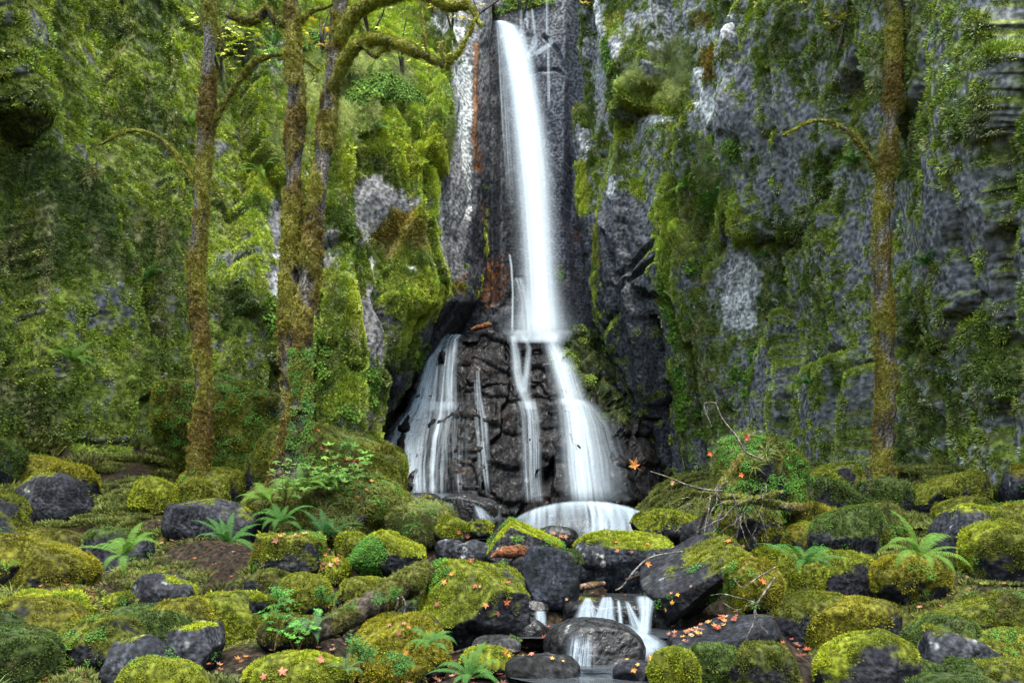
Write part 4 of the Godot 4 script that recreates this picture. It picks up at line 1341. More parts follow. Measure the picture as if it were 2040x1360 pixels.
func build_wood() -> void:
	var log1 := thing("fallen_log", "mossy rotting log slanting between the dome boulder and the large central boulder", "log", P(740, 1200, 7.9))
	tube(log1, "trunk", px_path([[628, 1268, 12, 6.9], [660, 1250, 20, 7.0], [720, 1216, 24, 7.25], [770, 1187, 25, 7.5], [815, 1160, 24, 7.7], [850, 1140, 20, 7.95]], 7.4), {"moss": 0.34, "tuft": 0.03, "seg": 22, "per": 12, "lump": 0.14, "bark": Color(0.085, 0.07, 0.055), "green": Color(0.085, 0.09, 0.016), "brown": Color(0.06, 0.055, 0.016)})
	for e in [[[800, 1188, 3], [808, 1205, 2], [804, 1222, 1.2]], [[792, 1190, 3], [790, 1210, 2], [780, 1226, 1]], [[740, 1236, 2.5], [700, 1262, 2], [690, 1290, 1]], [[720, 1240, 2.5], [712, 1266, 2], [725, 1288, 1]], [[690, 1246, 2.5], [682, 1270, 2], [704, 1284, 1]]]:
		twig(log1, "root", e, 7.3)
	var lg := thing("driftwood", "reddish brown broken log lying on the ledge beside the fall", "log", P(958, 651, 25.7))
	tube(lg, "trunk", px_path([[938, 657, 3, 25.4], [950, 653, 5, 25.4], [966, 649, 5.5, 25.5], [979, 647, 3, 25.6]], 25), {"seg": 10, "lump": 0.35, "bark": Color(0.24, 0.09, 0.04)})
	lg = thing("driftwood", "splintered red rotten log wedged behind the dark tilted boulder", "log", P(1020, 1105, 9.6))
	tube(lg, "trunk", px_path([[978, 1110, 3, 9.5], [995, 1102, 9, 9.6], [1020, 1100, 12, 9.7], [1050, 1102, 12, 9.9], [1075, 1104, 9, 10.1]], 9.6), {"seg": 14, "lump": 0.4, "bark": Color(0.2, 0.075, 0.035)})
	lg = thing("driftwood", "short weathered plank of driftwood under the long grey boulder", "log", P(1175, 1167, 9.3))
	tube(lg, "trunk", px_path([[1146, 1173, 6, 9.2], [1160, 1169, 7, 9.2], [1185, 1165, 6, 9.3], [1204, 1162, 4, 9.4]], 9.3), {"seg": 8, "lump": 0.35, "bark": Color(0.2, 0.13, 0.10)})
	lg = thing("fallen_branch", "dark broken branch leaning across the gap under the slab boulder", "branch", P(1290, 1150, 9))
	tube(lg, "stem", px_path([[1246, 1155, 2.5, 9.3], [1280, 1144, 3, 9.2], [1310, 1132, 3.5, 9.0], [1335, 1122, 3, 8.9]], 9), {"seg": 7, "bark": Color(0.10, 0.06, 0.045)})
	lg = thing("fallen_branch", "thin grey twig with one orange leaf reaching over the stream", "branch", P(1270, 1140, 8.9))
	twig(lg, "stem", [[1226, 1176, 2], [1240, 1168, 2], [1262, 1140, 2.2], [1284, 1118, 2], [1310, 1106, 1.6], [1360, 1098, 1.2]], 8.9)
	lg = thing("fallen_branch", "stick lying under the leafy rocks at the bottom of the frame", "branch", P(940, 1298, 6.9))
	twig(lg, "stem", [[895, 1302, 2.5], [920, 1296, 3], [950, 1286, 3], [975, 1276, 2]], 6.9, false)
	# dead branches over the right bank
	var br := thing("mossy_branch", "mossy dead branch reaching from the right bank over the stream", "branch", P(1450, 990, 9.5))
	var bm := {"moss": 0.6, "tuft": 0.03, "seg": 10, "per": 8, "lump": 0.25, "hang": 0.2, "green": Color(0.13, 0.14, 0.03), "bark": Color(0.2, 0.18, 0.15)}
	tube(br, "limb", px_path([[1378, 981, 5], [1400, 984, 5], [1440, 988, 6], [1480, 992, 7], [1530, 1003, 8], [1600, 1015, 10]], 9.3), bm)
	tube(br, "limb", px_path([[1420, 986, 5, 9.3], [1445, 955, 6, 9.4], [1468, 922, 6, 9.6], [1480, 905, 6, 9.8]], 9.4), bm)
	tube(br, "limb", px_path([[1420, 988, 5, 9.3], [1405, 1020, 5, 9.3], [1394, 1052, 5, 9.4], [1385, 1080, 4, 9.5]], 9.4), bm)
	tube(br, "limb", px_path([[1440, 1003, 4], [1480, 1000, 5], [1520, 990, 5], [1560, 980, 5]], 9.2), bm)
	var tw := [[[1296, 939, 1], [1330, 950, 1.4], [1370, 966, 1.8], [1405, 975, 2.2], [1440, 978, 2]], [[1416, 985, 1.8], [1412, 1015, 1.6], [1404, 1060, 1.2], [1410, 1090, 1]], [[1432, 985, 1.6], [1436, 1010, 1.4], [1420, 1040, 1], [1392, 1056, 0.8]], [[1372, 990, 1], [1350, 996, 1], [1332, 1008, 0.8]], [[1400, 1002, 1.1], [1370, 1004, 1], [1340, 1020, 0.8]],
		[[1425, 800, 1.6], [1440, 835, 1.8], [1468, 870, 2], [1486, 900, 2.2], [1520, 915, 2.4]], [[1425, 802, 1.4], [1403, 806, 1.2], [1418, 850, 1]], [[1486, 900, 1.6], [1484, 880, 1.4], [1500, 862, 1.2], [1520, 860, 1]], [[1468, 995, 1.8], [1474, 1030, 1.6], [1466, 1070, 1.2]], [[1445, 1005, 1.6], [1430, 1040, 1.4], [1404, 1075, 1], [1384, 1092, 0.8]], [[1500, 1000, 1.4], [1520, 1040, 1.2], [1530, 1080, 1]],
		[[1400, 1062, 1.2], [1388, 1108, 1.2], [1370, 1120, 1], [1340, 1160, 0.9]], [[1385, 1085, 1.6], [1360, 1130, 1.3], [1336, 1168, 1]]]
	for e in tw: twig(br, "twig", e, 9.25)
	for k in 26:
		var x := rng.randf_range(1385, 1540)
		var y := rng.randf_range(960, 1030)
		var path := [[x, y, rng.randf_range(0.9, 1.5)]]
		var dx := rng.randf_range(-16, 10)
		for n in 4:
			x += dx + rng.randf_range(-9, 9)
			y += rng.randf_range(6, 22)
			path.append([x, y, 1.2 - n * 0.2])
		twig(br, "twig", path, 9.25 + rng.randf_range(-0.25, 0.3))
	br = thing("fallen_branch", "bare grey twigs drooping in front of the right bank boulders", "branch", P(1500, 1240, 6.4))
	for e in [[[1545, 1150, 2], [1520, 1185, 2], [1505, 1210, 1.8], [1502, 1240, 1.6], [1488, 1270, 1.4], [1482, 1300, 1.2], [1490, 1312, 0.8]], [[1505, 1200, 1.3], [1470, 1190, 1.1], [1440, 1183, 0.9], [1416, 1186, 0.7]], [[1560, 1290, 2], [1510, 1296, 1.8], [1470, 1306, 1.5], [1440, 1322, 1.2], [1410, 1330, 0.9]], [[1560, 1310, 1.6], [1500, 1330, 1.4], [1455, 1345, 1.1], [1420, 1352, 0.8]], [[1545, 1130, 1.6], [1510, 1150, 1.4], [1480, 1170, 1.2], [1460, 1150, 0.9]], [[1505, 1215, 1.1], [1515, 1245, 0.9], [1530, 1260, 0.7]], [[1502, 1200, 1.2], [1470, 1215, 1], [1440, 1200, 0.8]]]:
		twig(br, "twig", e, 6.4)
	br = thing("bare_branch", "thin dark bare branch hanging in front of the pale cliff by the lip", "branch", P(950, 30, 12.5))
	for e in [[[1010, -12, 1.6], [985, 6, 1.5], [958, 25, 1.6], [945, 40, 1.4], [925, 70, 1.1]], [[958, 25, 1.1], [950, 18, 1], [940, -10, 0.8]], [[985, 6, 1], [990, 25, 0.8], [1000, 35, 0.6]]]:
		twig(br, "twig", e, 12.5, false)

# ------------------------------------------------------------------ ferns, herbs and fallen leaves
func fern(label: String, at: Vector3, n: Vector3, size: float, fronds: int, tint: Color, group := "", spread := 1.0) -> void:
	var t := thing("sword_fern", label, "fern", at, group)
	var m := M.leaf.duplicate() as StandardMaterial3D
	m.albedo_color = tint.linear_to_srgb()
	for k in fronds:
		var f := MeshInstance3D.new()
		f.name = "frond"
		f.mesh = Z.frond[rng.randi() % 3]
		f.material_override = m
		var y := (Vector3.UP * 0.8 + n * 0.6).normalized()
		var b := basis_on(y, TAU * (k + rng.randf_range(-0.35, 0.35)) / fronds, size * rng.randf_range(0.75, 1.15))
		b = b * Basis(Vector3(0, 0, 1), rng.randf_range(-0.35, 0.3) * spread)
		f.transform = Transform3D(b, Vector3.ZERO)
		t.add_child(f, true)

func herb(label: String, px: float, py: float, d: float, size: float, stems: int, tint: Color, group := "") -> void:
	var at := P(px, py, d)
	var t := thing("leafy_plant", label, "plant", at, group)
	var sl := [Scatter.new(), Scatter.new()]
	for k in stems:
		var a := rng.randf() * TAU
		var tip := Vector3(cos(a) * 0.45, rng.randf_range(0.5, 1.0), sin(a) * 0.45) * size
		tube(t, "stem", [[at - Vector3(0, 0.05, 0), 0.004], [at + tip * 0.5 + Vector3(0, 0.06 * size, 0), 0.003], [at + tip, 0.002]], {"seg": 5, "per": 4, "bark": Color(0.09, 0.06, 0.03)})
		for j in 7:
			var f := rng.randf_range(0.4, 1.05)
			var p := tip * f + Vector3(rng.randfn(), rng.randfn() * 0.4, rng.randfn()) * 0.12 * size
			sl[rng.randi() % 2].add(Transform3D(basis_on(Vector3(rng.randf_range(-0.4, 0.4), 1, rng.randf_range(0, 0.6)).normalized(), rng.randf() * TAU, size * rng.randf_range(0.16, 0.3)), p), vary(tint, 0.3))
	for k in 2: scatter_node("leaves", sl[k], Z.maple[k] if size > 0.3 else Z.herb[0], M.leaf, t)

var LEAF := [Color(0.331, 0.084, 0.018), Color(0.187, 0.039, 0.018), Color(0.346, 0.132, 0.030), Color(0.245, 0.096, 0.054), Color(0.317, 0.180, 0.102), Color(0.396, 0.210, 0.024), Color(0.122, 0.048, 0.024), Color(0.158, 0.072, 0.036)]
var leaf_mats := []
func fallen(label: String, group: String, list: Array, size := 0.13, hue := -1, fallback := 8.0) -> void:
	if leaf_mats.is_empty():
		for c in LEAF:
			var m := M.dry_leaf.duplicate() as StandardMaterial3D
			m.albedo_color = (c as Color).linear_to_srgb()
			leaf_mats.append(m)
	for e in list:
		var s := spot_on(e[0], e[1], fallback)
		var o := put("maple_leaf", Z.maple[rng.randi() % 3], leaf_mats[hue if hue >= 0 and rng.randf() < 0.6 else rng.randi() % 8])
		var n: Vector3 = (s[1] + Vector3(rng.randf_range(-0.3, 0.3), 0.25, rng.randf_range(-0.1, 0.4))).normalized()
		o.transform = Transform3D(basis_on(n, rng.randf() * TAU, size * rng.randf_range(0.45, 0.95)), s[0] + s[1] * 0.03)
		tag(o, label, "leaf", group)

# ------------------------------------------------------------------ the boulder field
func B(called: String, label: String, px: float, py: float, hw: float, hh: float, d: float, o := {}) -> MeshInstance3D:
	var n := boulder(called, label, px, py, hw, hh, d, o)
	surf.append(n)
	return n

var dome: MeshInstance3D
var stream_stone: MeshInstance3D

func build_boulders() -> void:
	# foot of the falls
	dome = B("wet_boulder", "broad wet dome of rock with water sheeting over it at the fall's foot", 1156, 1064, 146, 66, 20.0, {"wet": true, "moss": 0.0, "cuts": 0, "boxy": 2.0, "bump": 0.05, "rz": 2.0, "yaw": 0.0})
	B("wet_boulder", "dark rounded wet boulder between the left cascade and the pointed boulder", 930, 1028, 66, 44, 16.5, {"wet": true, "moss": 0.05, "cuts": 5})
	B("wet_boulder", "low wet boulder at the very foot of the left cascade", 838, 1006, 44, 26, 18.0, {"wet": true, "moss": 0.0, "cuts": 3})
	B("wet_boulder", "dark leaf-dotted rock behind the pointed mossy boulder", 1112, 1072, 44, 24, 12.6, {"wet": true, "moss": 0.1})
	# left bank
	B("mossy_mound", "large grassy moss mound around the foot of the twin-stemmed tree", 655, 950, 150, 108, 14.5, {"moss": 0.85, "tone": "olive", "grass": 0.03, "herb": 0.06, "cuts": 6, "rz": 1.4, "planes": [[0.45, 0.85, 0.2, 0.78]], "category": "mound", "side": 0.6})
	B("mossy_mound", "bright golden moss knob on the right end of the grassy mound", 758, 932, 36, 46, 14.0, {"moss": 0.9, "tone": "gold", "cuts": 4, "category": "mound", "side": 0.5})
	B("mossy_mound", "dark fern-topped moss mound below the grassy mound", 670, 1028, 165, 78, 12.6, {"moss": 0.95, "tone": "olive", "grass": 0.03, "herb": 0.14, "cuts": 7, "rz": 1.0, "bump": 0.25, "category": "mound", "side": 0.3})
	B("mossy_mound", "leaf-strewn moss bank rising at the left of the twin-stemmed tree", 470, 890, 110, 130, 15.8, {"moss": 0.9, "tone": "olive", "grass": 0.02, "herb": 0.3, "cuts": 12, "boxy": 3.6, "bump": 0.5, "rz": 1.6, "category": "mound", "side": 0.3})
	B("mossy_mound", "mossy overgrown root mound with a dark hollow", 838, 1046, 70, 48, 12.2, {"moss": 0.75, "tone": "gold", "grass": 0.06, "herb": 0.05, "cuts": 8, "bump": 0.3, "category": "mound"})
	B("mossy_boulder", "moss-backed sloping rock running down from the root mound to the stream", 905, 1062, 44, 30, 11.9, {"moss": 0.8, "tone": "lime", "roll": -0.5, "cuts": 5})
	B("mossy_stone", "tiny mossy stump stone perched on the root mound", 851, 998, 14, 12, 12.4, {"moss": 0.6, "tone": "gold", "category": "stone"})
	# left rows of boulders
	B("mossy_boulder", "flat-topped mossy boulder with brown leaves on its top", 572, 1108, 70, 48, 9.6, {"moss": 0.62, "tone": "olive", "boxy": 4.5, "cuts": 5, "planes": [[0, 1, 0.1, 0.85]], "herb": 0.03})
	B("mossy_boulder", "round-backed yellow mossy boulder beside the fern", 704, 1094, 36, 34, 10.2, {"moss": 0.95, "tone": "lime", "cuts": 4, "side": 0.6})
	B("mossy_boulder", "big steep mossy boulder with creeper on its left side", 772, 1108, 72, 48, 9.7, {"moss": 0.72, "tone": "lime", "cuts": 3, "planes": [[0.62, 0.75, 0.2, 0.72], [-0.75, 0.55, 0.3, 0.78]], "herb": 0.5, "herb_at": [-0.5, 0.1, 0.6], "yaw": 0.3})
	B("mossy_stone", "low mossy stone with orange leaves below the fern", 664, 1140, 34, 28, 9.6, {"moss": 0.75, "tone": "lime", "category": "stone"})
	B("mossy_boulder", "smooth mossy dome boulder, tallest of the front left row", 607, 1196, 52, 56, 8.5, {"moss": 0.68, "tone": "olive", "cuts": 4, "boxy": 2.2, "side": 0.5})
	B("mossy_boulder", "low mossy boulder left of the smooth dome boulder", 538, 1168, 46, 34, 8.9, {"moss": 0.75, "tone": "olive", "cuts": 5, "side": 0.7})
	B("mossy_boulder", "long low boulder half moss half bare behind the slanting log", 726, 1186, 56, 36, 9.0, {"moss": 0.52, "tone": "olive", "cuts": 5})
	B("mossy_stone", "smooth mossy stone between the long low boulder and the big central boulder", 804, 1165, 36, 26, 9.2, {"moss": 0.55, "tone": "dark", "category": "stone"})
	B("mossy_stone", "small round mossy stone at the foot of the smooth dome boulder", 541, 1205, 14, 15, 8.2, {"moss": 0.75, "tone": "olive", "category": "stone"})
	B("mossy_stone", "small half bare stone at the left edge beside the round one", 512, 1206, 18, 20, 8.1, {"moss": 0.55, "tone": "lime", "category": "stone"})
	B("mossy_boulder", "low moss-covered rock behind the leafy plants at lower left", 580, 1262, 62, 40, 7.6, {"moss": 0.85, "tone": "olive", "cuts": 4, "side": 0.5})
	B("mossy_boulder", "broad moss cushion boulder filling the lower left corner", 592, 1352, 100, 52, 6.2, {"moss": 0.85, "tone": "lime", "cuts": 4, "side": 0.6})
	B("mossy_boulder", "layered moss boulder with a small fern on its shoulder", 797, 1302, 98, 78, 7.0, {"moss": 0.72, "tone": "gold", "cuts": 6, "bump": 0.2, "side": 0.6, "planes": [[-0.5, 0.8, 0.3, 0.82]], "lv": 5})
	B("mossy_boulder", "low rounded hump on the back of the layered moss boulder", 772, 1240, 38, 22, 7.4, {"moss": 0.85, "tone": "gold", "cuts": 2, "side": 0.5})
	# the big one in the middle
	B("mossy_boulder", "largest central boulder, mossy top dotted with maple leaves", 942, 1210, 108, 92, 7.9, {"moss": 0.76, "tone": "lime", "cuts": 2, "boxy": 3.2, "lv": 5, "yaw": 0.4, "side": 0.55, "planes": [[0.42, 0.88, 0.28, 0.80], [-0.25, 0.55, 0.8, 0.74], [0.55, -0.1, 0.8, 0.86], [-0.9, 0.3, 0.2, 0.9], [0.2, -0.7, 0.7, 0.8]], "herb": 0.5, "herb_at": [-0.85, 0.75, 0.32]})
	B("mossy_boulder", "pointed dark boulder with a bright moss ridge before the falls", 1030, 1086, 90, 64, 11.0, {"moss": 0.33, "tone": "lime", "cuts": 2, "lv": 5, "yaw": 0.2, "side": 1.3, "planes": [[0.5, 0.85, 0.15, 0.52], [-0.82, 0.55, 0.1, 0.5], [0.1, 0.2, 1.0, 0.72]], "herb": 0.06, "stone": Color(0.03, 0.03, 0.034)})
	B("mossy_stone", "small moss-capped stone left of the pointed boulder", 960, 1054, 25, 19, 11.7, {"moss": 0.72, "tone": "lime", "category": "stone"})
	B("dark_stone", "bare grey angular stone under the moss-backed sloping rock", 895, 1098, 30, 24, 10.6, {"moss": 0.1, "category": "stone"})
	B("dark_stone", "bare dark stone with an orange leaf beside the pointed boulder", 938, 1102, 34, 26, 10.2, {"moss": 0.15, "category": "stone", "lichen": 0.2})
	B("dark_boulder", "dark tilted boulder with a moss rim right of the central boulder", 1098, 1150, 58, 62, 9.0, {"moss": 0.42, "moss_x": 0.35, "tone": "dark", "cuts": 4, "boxy": 4.0, "lv": 5, "roll": -0.12, "planes": [[-0.2, 0.4, 1, 0.66], [0, 1, 0.1, 0.9]], "stone": Color(0.026, 0.03, 0.04)})
	B("dark_stone", "rough dark stone in shade behind the dark tilted boulder", 1036, 1134, 30, 28, 9.8, {"moss": 0.2, "category": "stone", "stone": Color(0.03, 0.03, 0.034)})
	B("grey_boulder", "long grey boulder with a bright moss cap and scattered leaves", 1240, 1124, 100, 70, 10.6, {"moss": 0.3, "tone": "lime", "side": 1.5, "cuts": 4, "boxy": 2.8, "lv": 5, "lichen": 0.12, "planes": [[0.05, 0.9, 0.35, 0.8], [0, -0.5, 0.9, 0.8]], "stone": Color(0.045, 0.05, 0.062)})
	B("grey_stone", "round lichen-spotted knob on the left of the long grey boulder", 1184, 1112, 26, 26, 9.7, {"moss": 0.05, "category": "stone", "lichen": 0.35, "cuts": 2})
	B("mossy_boulder", "flat grey boulder capped with moss right of the fall's foot", 1322, 1050, 64, 34, 12.6, {"moss": 0.55, "tone": "lime", "side": 1.3, "cuts": 4})
	B("dark_boulder", "dark flat rock behind the slab boulder and twigs", 1420, 1075, 60, 44, 11.0, {"moss": 0.3, "tone": "dark", "cuts": 5, "stone": Color(0.026, 0.027, 0.032)})
	# right side
	B("slab_boulder", "huge leaning grey slab boulder overhanging a dark hollow", 1392, 1160, 106, 82, 8.7, {"moss": 0.3, "tone": "olive", "cuts": 2, "boxy": 3.4, "lv": 5, "yaw": 0.0, "roll": 0.42, "rz": 0.75, "side": 1.1, "moss_x": 0.15, "planes": [[-0.15, 0.95, 0.35, 0.62], [0.3, -0.9, 0.5, 0.42]], "stone": Color(0.036, 0.038, 0.044), "lichen": 0.05, "herb": 0.04})
	B("dark_boulder", "dark wet rock pillar supporting the slab beside the small fall", 1316, 1226, 40, 62, 8.5, {"moss": 0.22, "tone": "dark", "cuts": 6, "stone": Color(0.028, 0.027, 0.026)})
	B("mossy_boulder", "mossy yellow-topped boulder on the right edge with small herbs", 1500, 1168, 54, 54, 7.5, {"moss": 0.8, "tone": "gold", "cuts": 5, "herb": 0.08, "side": 0.7})
	B("slab_boulder", "low slanting slab strewn with red and orange leaves", 1440, 1276, 104, 46, 7.0, {"moss": 0.3, "tone": "dark", "roll": 0.28, "cuts": 5, "boxy": 3.0, "lv": 5, "planes": [[-0.1, 1, 0.3, 0.6]], "stone": Color(0.03, 0.032, 0.04)})
	B("mossy_boulder", "bright green moss-capped boulder at the bottom right of the stream", 1342, 1340, 50, 50, 6.0, {"moss": 0.85, "tone": "lime", "cuts": 3, "side": 0.8, "boxy": 2.3})
	B("mossy_boulder", "dark green mossy rock below the leaf-strewn slab", 1420, 1330, 52, 48, 6.1, {"moss": 0.72, "tone": "dark", "cuts": 5, "side": 0.4})
	B("mossy_boulder", "mossy boulder in the bottom right corner behind twigs", 1518, 1345, 64, 70, 5.9, {"moss": 0.85, "tone": "olive", "cuts": 4, "side": 0.5})
	B("dark_stone", "small dark stone with yellow leaves beside the lower pool", 1268, 1345, 46, 28, 6.2, {"moss": 0.35, "tone": "dark", "category": "stone"})
	# stream
	stream_stone = B("wet_boulder", "glossy wet boulder in the stream under the small fall", 1186, 1290, 100, 58, 7.2, {"wet": true, "moss": 0.08, "tone": "dark", "cuts": 3, "boxy": 2.2, "bump": 0.08, "lv": 5, "rz": 0.5, "roll": -0.06})
	B("rock_step", "dark flat rock step that the small fall pours over", 1216, 1224, 96, 38, 8.9, {"wet": true, "moss": 0.05, "cuts": 3, "boxy": 5.0, "lv": 5, "rz": 0.6, "yaw": 0.0, "planes": [[0, 1, 0, 0.8]], "category": "rock"})
	B("wet_boulder", "small dark wet stone beside the central boulder and the stream", 1068, 1216, 26, 20, 8.7, {"wet": true, "moss": 0.0, "lv": 4, "category": "stone"})
	B("wet_boulder", "dark submerged rock in the shade under the central boulder", 1050, 1262, 46, 34, 7.9, {"wet": true, "moss": 0.05})
	B("mossy_stone", "small stone with a moss cap at the bottom middle", 968, 1318, 50, 28, 6.6, {"moss": 0.6, "tone": "lime", "side": 1.2, "category": "stone"})
	B("dark_boulder", "dark leaf-littered rock at the bottom beside the lower pool", 1082, 1340, 74, 38, 6.4, {"moss": 0.25, "tone": "dark", "cuts": 5, "stone": Color(0.03, 0.03, 0.032)})
	B("mossy_stone", "mossy rock in the dark gap under the slanting log", 815, 1216, 30, 28, 8.6, {"moss": 0.6, "tone": "dark", "category": "stone"})
	B("dark_stone", "shaded stone under the front of the central boulder", 990, 1290, 50, 26, 7.2, {"moss": 0.2, "tone": "dark", "category": "stone", "stone": Color(0.04, 0.04, 0.04)})
	# right bank
	B("mossy_mound", "mossy bank rock behind the dead branches on the right", 1500, 960, 90, 80, 11.6, {"moss": 0.9, "tone": "olive", "cuts": 12, "boxy": 3.4, "bump": 0.5, "herb": 0.35, "grass": 0.01, "category": "mound", "side": 0.4})
	B("mossy_mound", "mossy sloping rock under the dead branch right of the stream", 1490, 1050, 64, 56, 10.0, {"moss": 0.66, "tone": "olive", "cuts": 7, "herb": 0.06, "category": "mound"})
	# beyond the edges of the photograph the boulder field goes on
	var r := RandomNumberGenerator.new()
	r.seed = 77
	for sd in [-1.0, 1.0]:
		for k in 42:
			var f := r.randf()
			var d := lerpf(5.6, 14.5, pow((k + f) / 42.0, 1.15))
			var edge: float = CX + sd * 545.0
			var px: float = edge + sd * (r.randf_range(-10, 520) if d > 7.0 else r.randf_range(15, 520))
			var x: float = (px - CX) / F * d
			var y := ground_y(x, -d) + r.randf_range(0.0, 0.12)
			var py := HY - (y - EYE) / d * F
			var size := r.randf_range(0.26, 0.42) * (1.0 + 1.3 * r.randf() * r.randf()) * (0.75 + d * 0.06)
			var hw := minf(size / d * F, 104.0 - d * 3.2)
			var bare := r.randf() < 0.3
			B("mossy_boulder", "mossy boulder in the jumble beyond the %s" % ["flat-topped and moss cushion boulders" if sd < 0 else "leaf-strewn slab and right bank rocks"], px, py, hw * r.randf_range(0.85, 1.3), hw * r.randf_range(0.65, 1.0), d, {"seed": 500 + k + int(sd) * 100, "moss": r.randf_range(0.2, 0.42) if bare else r.randf_range(0.55, 0.9), "tone": ["lime", "olive", "gold", "dark"][r.randi() % 4], "roll": r.randf_range(-0.4, 0.4), "boxy": r.randf_range(2.2, 4.2), "cuts": 4 + r.randi() % 7, "herb": maxf(0.0, r.randf_range(-0.06, 0.1)), "lv": 4, "dens": 0.8, "group": "boulders beyond the %s bank" % ["left" if sd < 0 else "right"]})

# ------------------------------------------------------------------ low falls, sheets over stones and pools
func drape(st: Strands, o: MeshInstance3D, x0: float, x1: float, y0: float, y1: float, jets: Array, opts := {}) -> void:
	# a sheet of water that runs over the top and down the front of a rounded stone, following its own surface
	var a: Array = o.mesh.surface_get_arrays(0)
	var v: PackedVector3Array = a[Mesh.ARRAY_VERTEX]
	var n: PackedVector3Array = a[Mesh.ARRAY_NORMAL]
	var cell: float = opts.get("cell", 0.08)
	var front := {}
	for i in v.size():
		if n[i].z < -0.15: continue
		var key := Vector2i(int(floor(v[i].x / cell)), int(floor(v[i].y / cell)))
		front[key] = maxf(front.get(key, -9.0), v[i].z)
	var nx := 60
	var ny := 20
	var p := PackedVector3Array()
	var al := PackedFloat32Array()
	var good := PackedByteArray()
	for b in ny + 1:
		var t := float(b) / ny
		for c in nx + 1:
			var q := float(c) / nx
			var x: float = lerpf(x0, x1, q) * (1.0 + opts.get("fan", 0.0) * t)
			# the crest of the stone is lower towards its ends
			var crest := y0 * sqrt(maxf(0.05, 1.0 - pow(absf(lerpf(x0, x1, q)) / opts.get("rx", 99.0), 2.0)))
			var y := lerpf(crest, y1, t)
			var z := -9.0
			for dx in [-1, 0, 1]:
				for dy in [-1, 0, 1]:
					z = maxf(z, front.get(Vector2i(int(floor(x / cell)) + dx, int(floor(y / cell)) + dy), -9.0))
			good.append(1 if z > -8.0 else 0)
			p.append(Vector3(x, y, z + 0.04) + o.position)
			var thick := 0.0
			for jt in jets:
				var e: float = (q - jt[0]) / jt[1]
				thick += jt[2] * exp(-0.5 * e * e)
			var sv := n_mid.get_noise_2d(q * 16.0, t * 0.6 + 40.0) + 0.7 * n_mid.get_noise_2d(q * 44.0, t * 0.8)
			thick *= clampf(1.0 + opts.get("streak", 0.3) * sv * 2.0, 0.0, 2.5) * smoothstep(0.0, 0.12, q) * smoothstep(1.0, 0.88, q) * smoothstep(0.0, opts.get("head", 0.04), t)
			thick *= 1.0 + opts.get("crest", 0.0) * exp(-t * 9.0)
			al.append((1.0 - exp(-thick)) * clampf((1.0 - t) / 0.15, 0.0, 1.0))
	for k in 3:
		var w := p.duplicate()
		for b in range(1, ny):
			for c in range(1, nx):
				var m := b * (nx + 1) + c
				if good[m] and good[m - 1] and good[m + 1] and good[m - nx - 1] and good[m + nx + 1]:
					w[m].z = lerpf(p[m].z, (p[m - 1].z + p[m + 1].z + p[m - nx - 1].z + p[m + nx + 1].z) * 0.25, 0.7)
		p = w
	var start := st.v.size()
	for m in p.size():
		st.v.append(p[m])
		st.n.append(Vector3(0, 0.5, 0.866))
		st.c.append(Color(WHITE.r, WHITE.g, WHITE.b, al[m]))
	for b in ny:
		for c in nx:
			var m := b * (nx + 1) + c
			if good[m] and good[m + 1] and good[m + nx + 1] and good[m + nx + 2]:
				m += start
				st.idx.append_array([m, m + 1, m + nx + 1, m + 1, m + nx + 2, m + nx + 1])

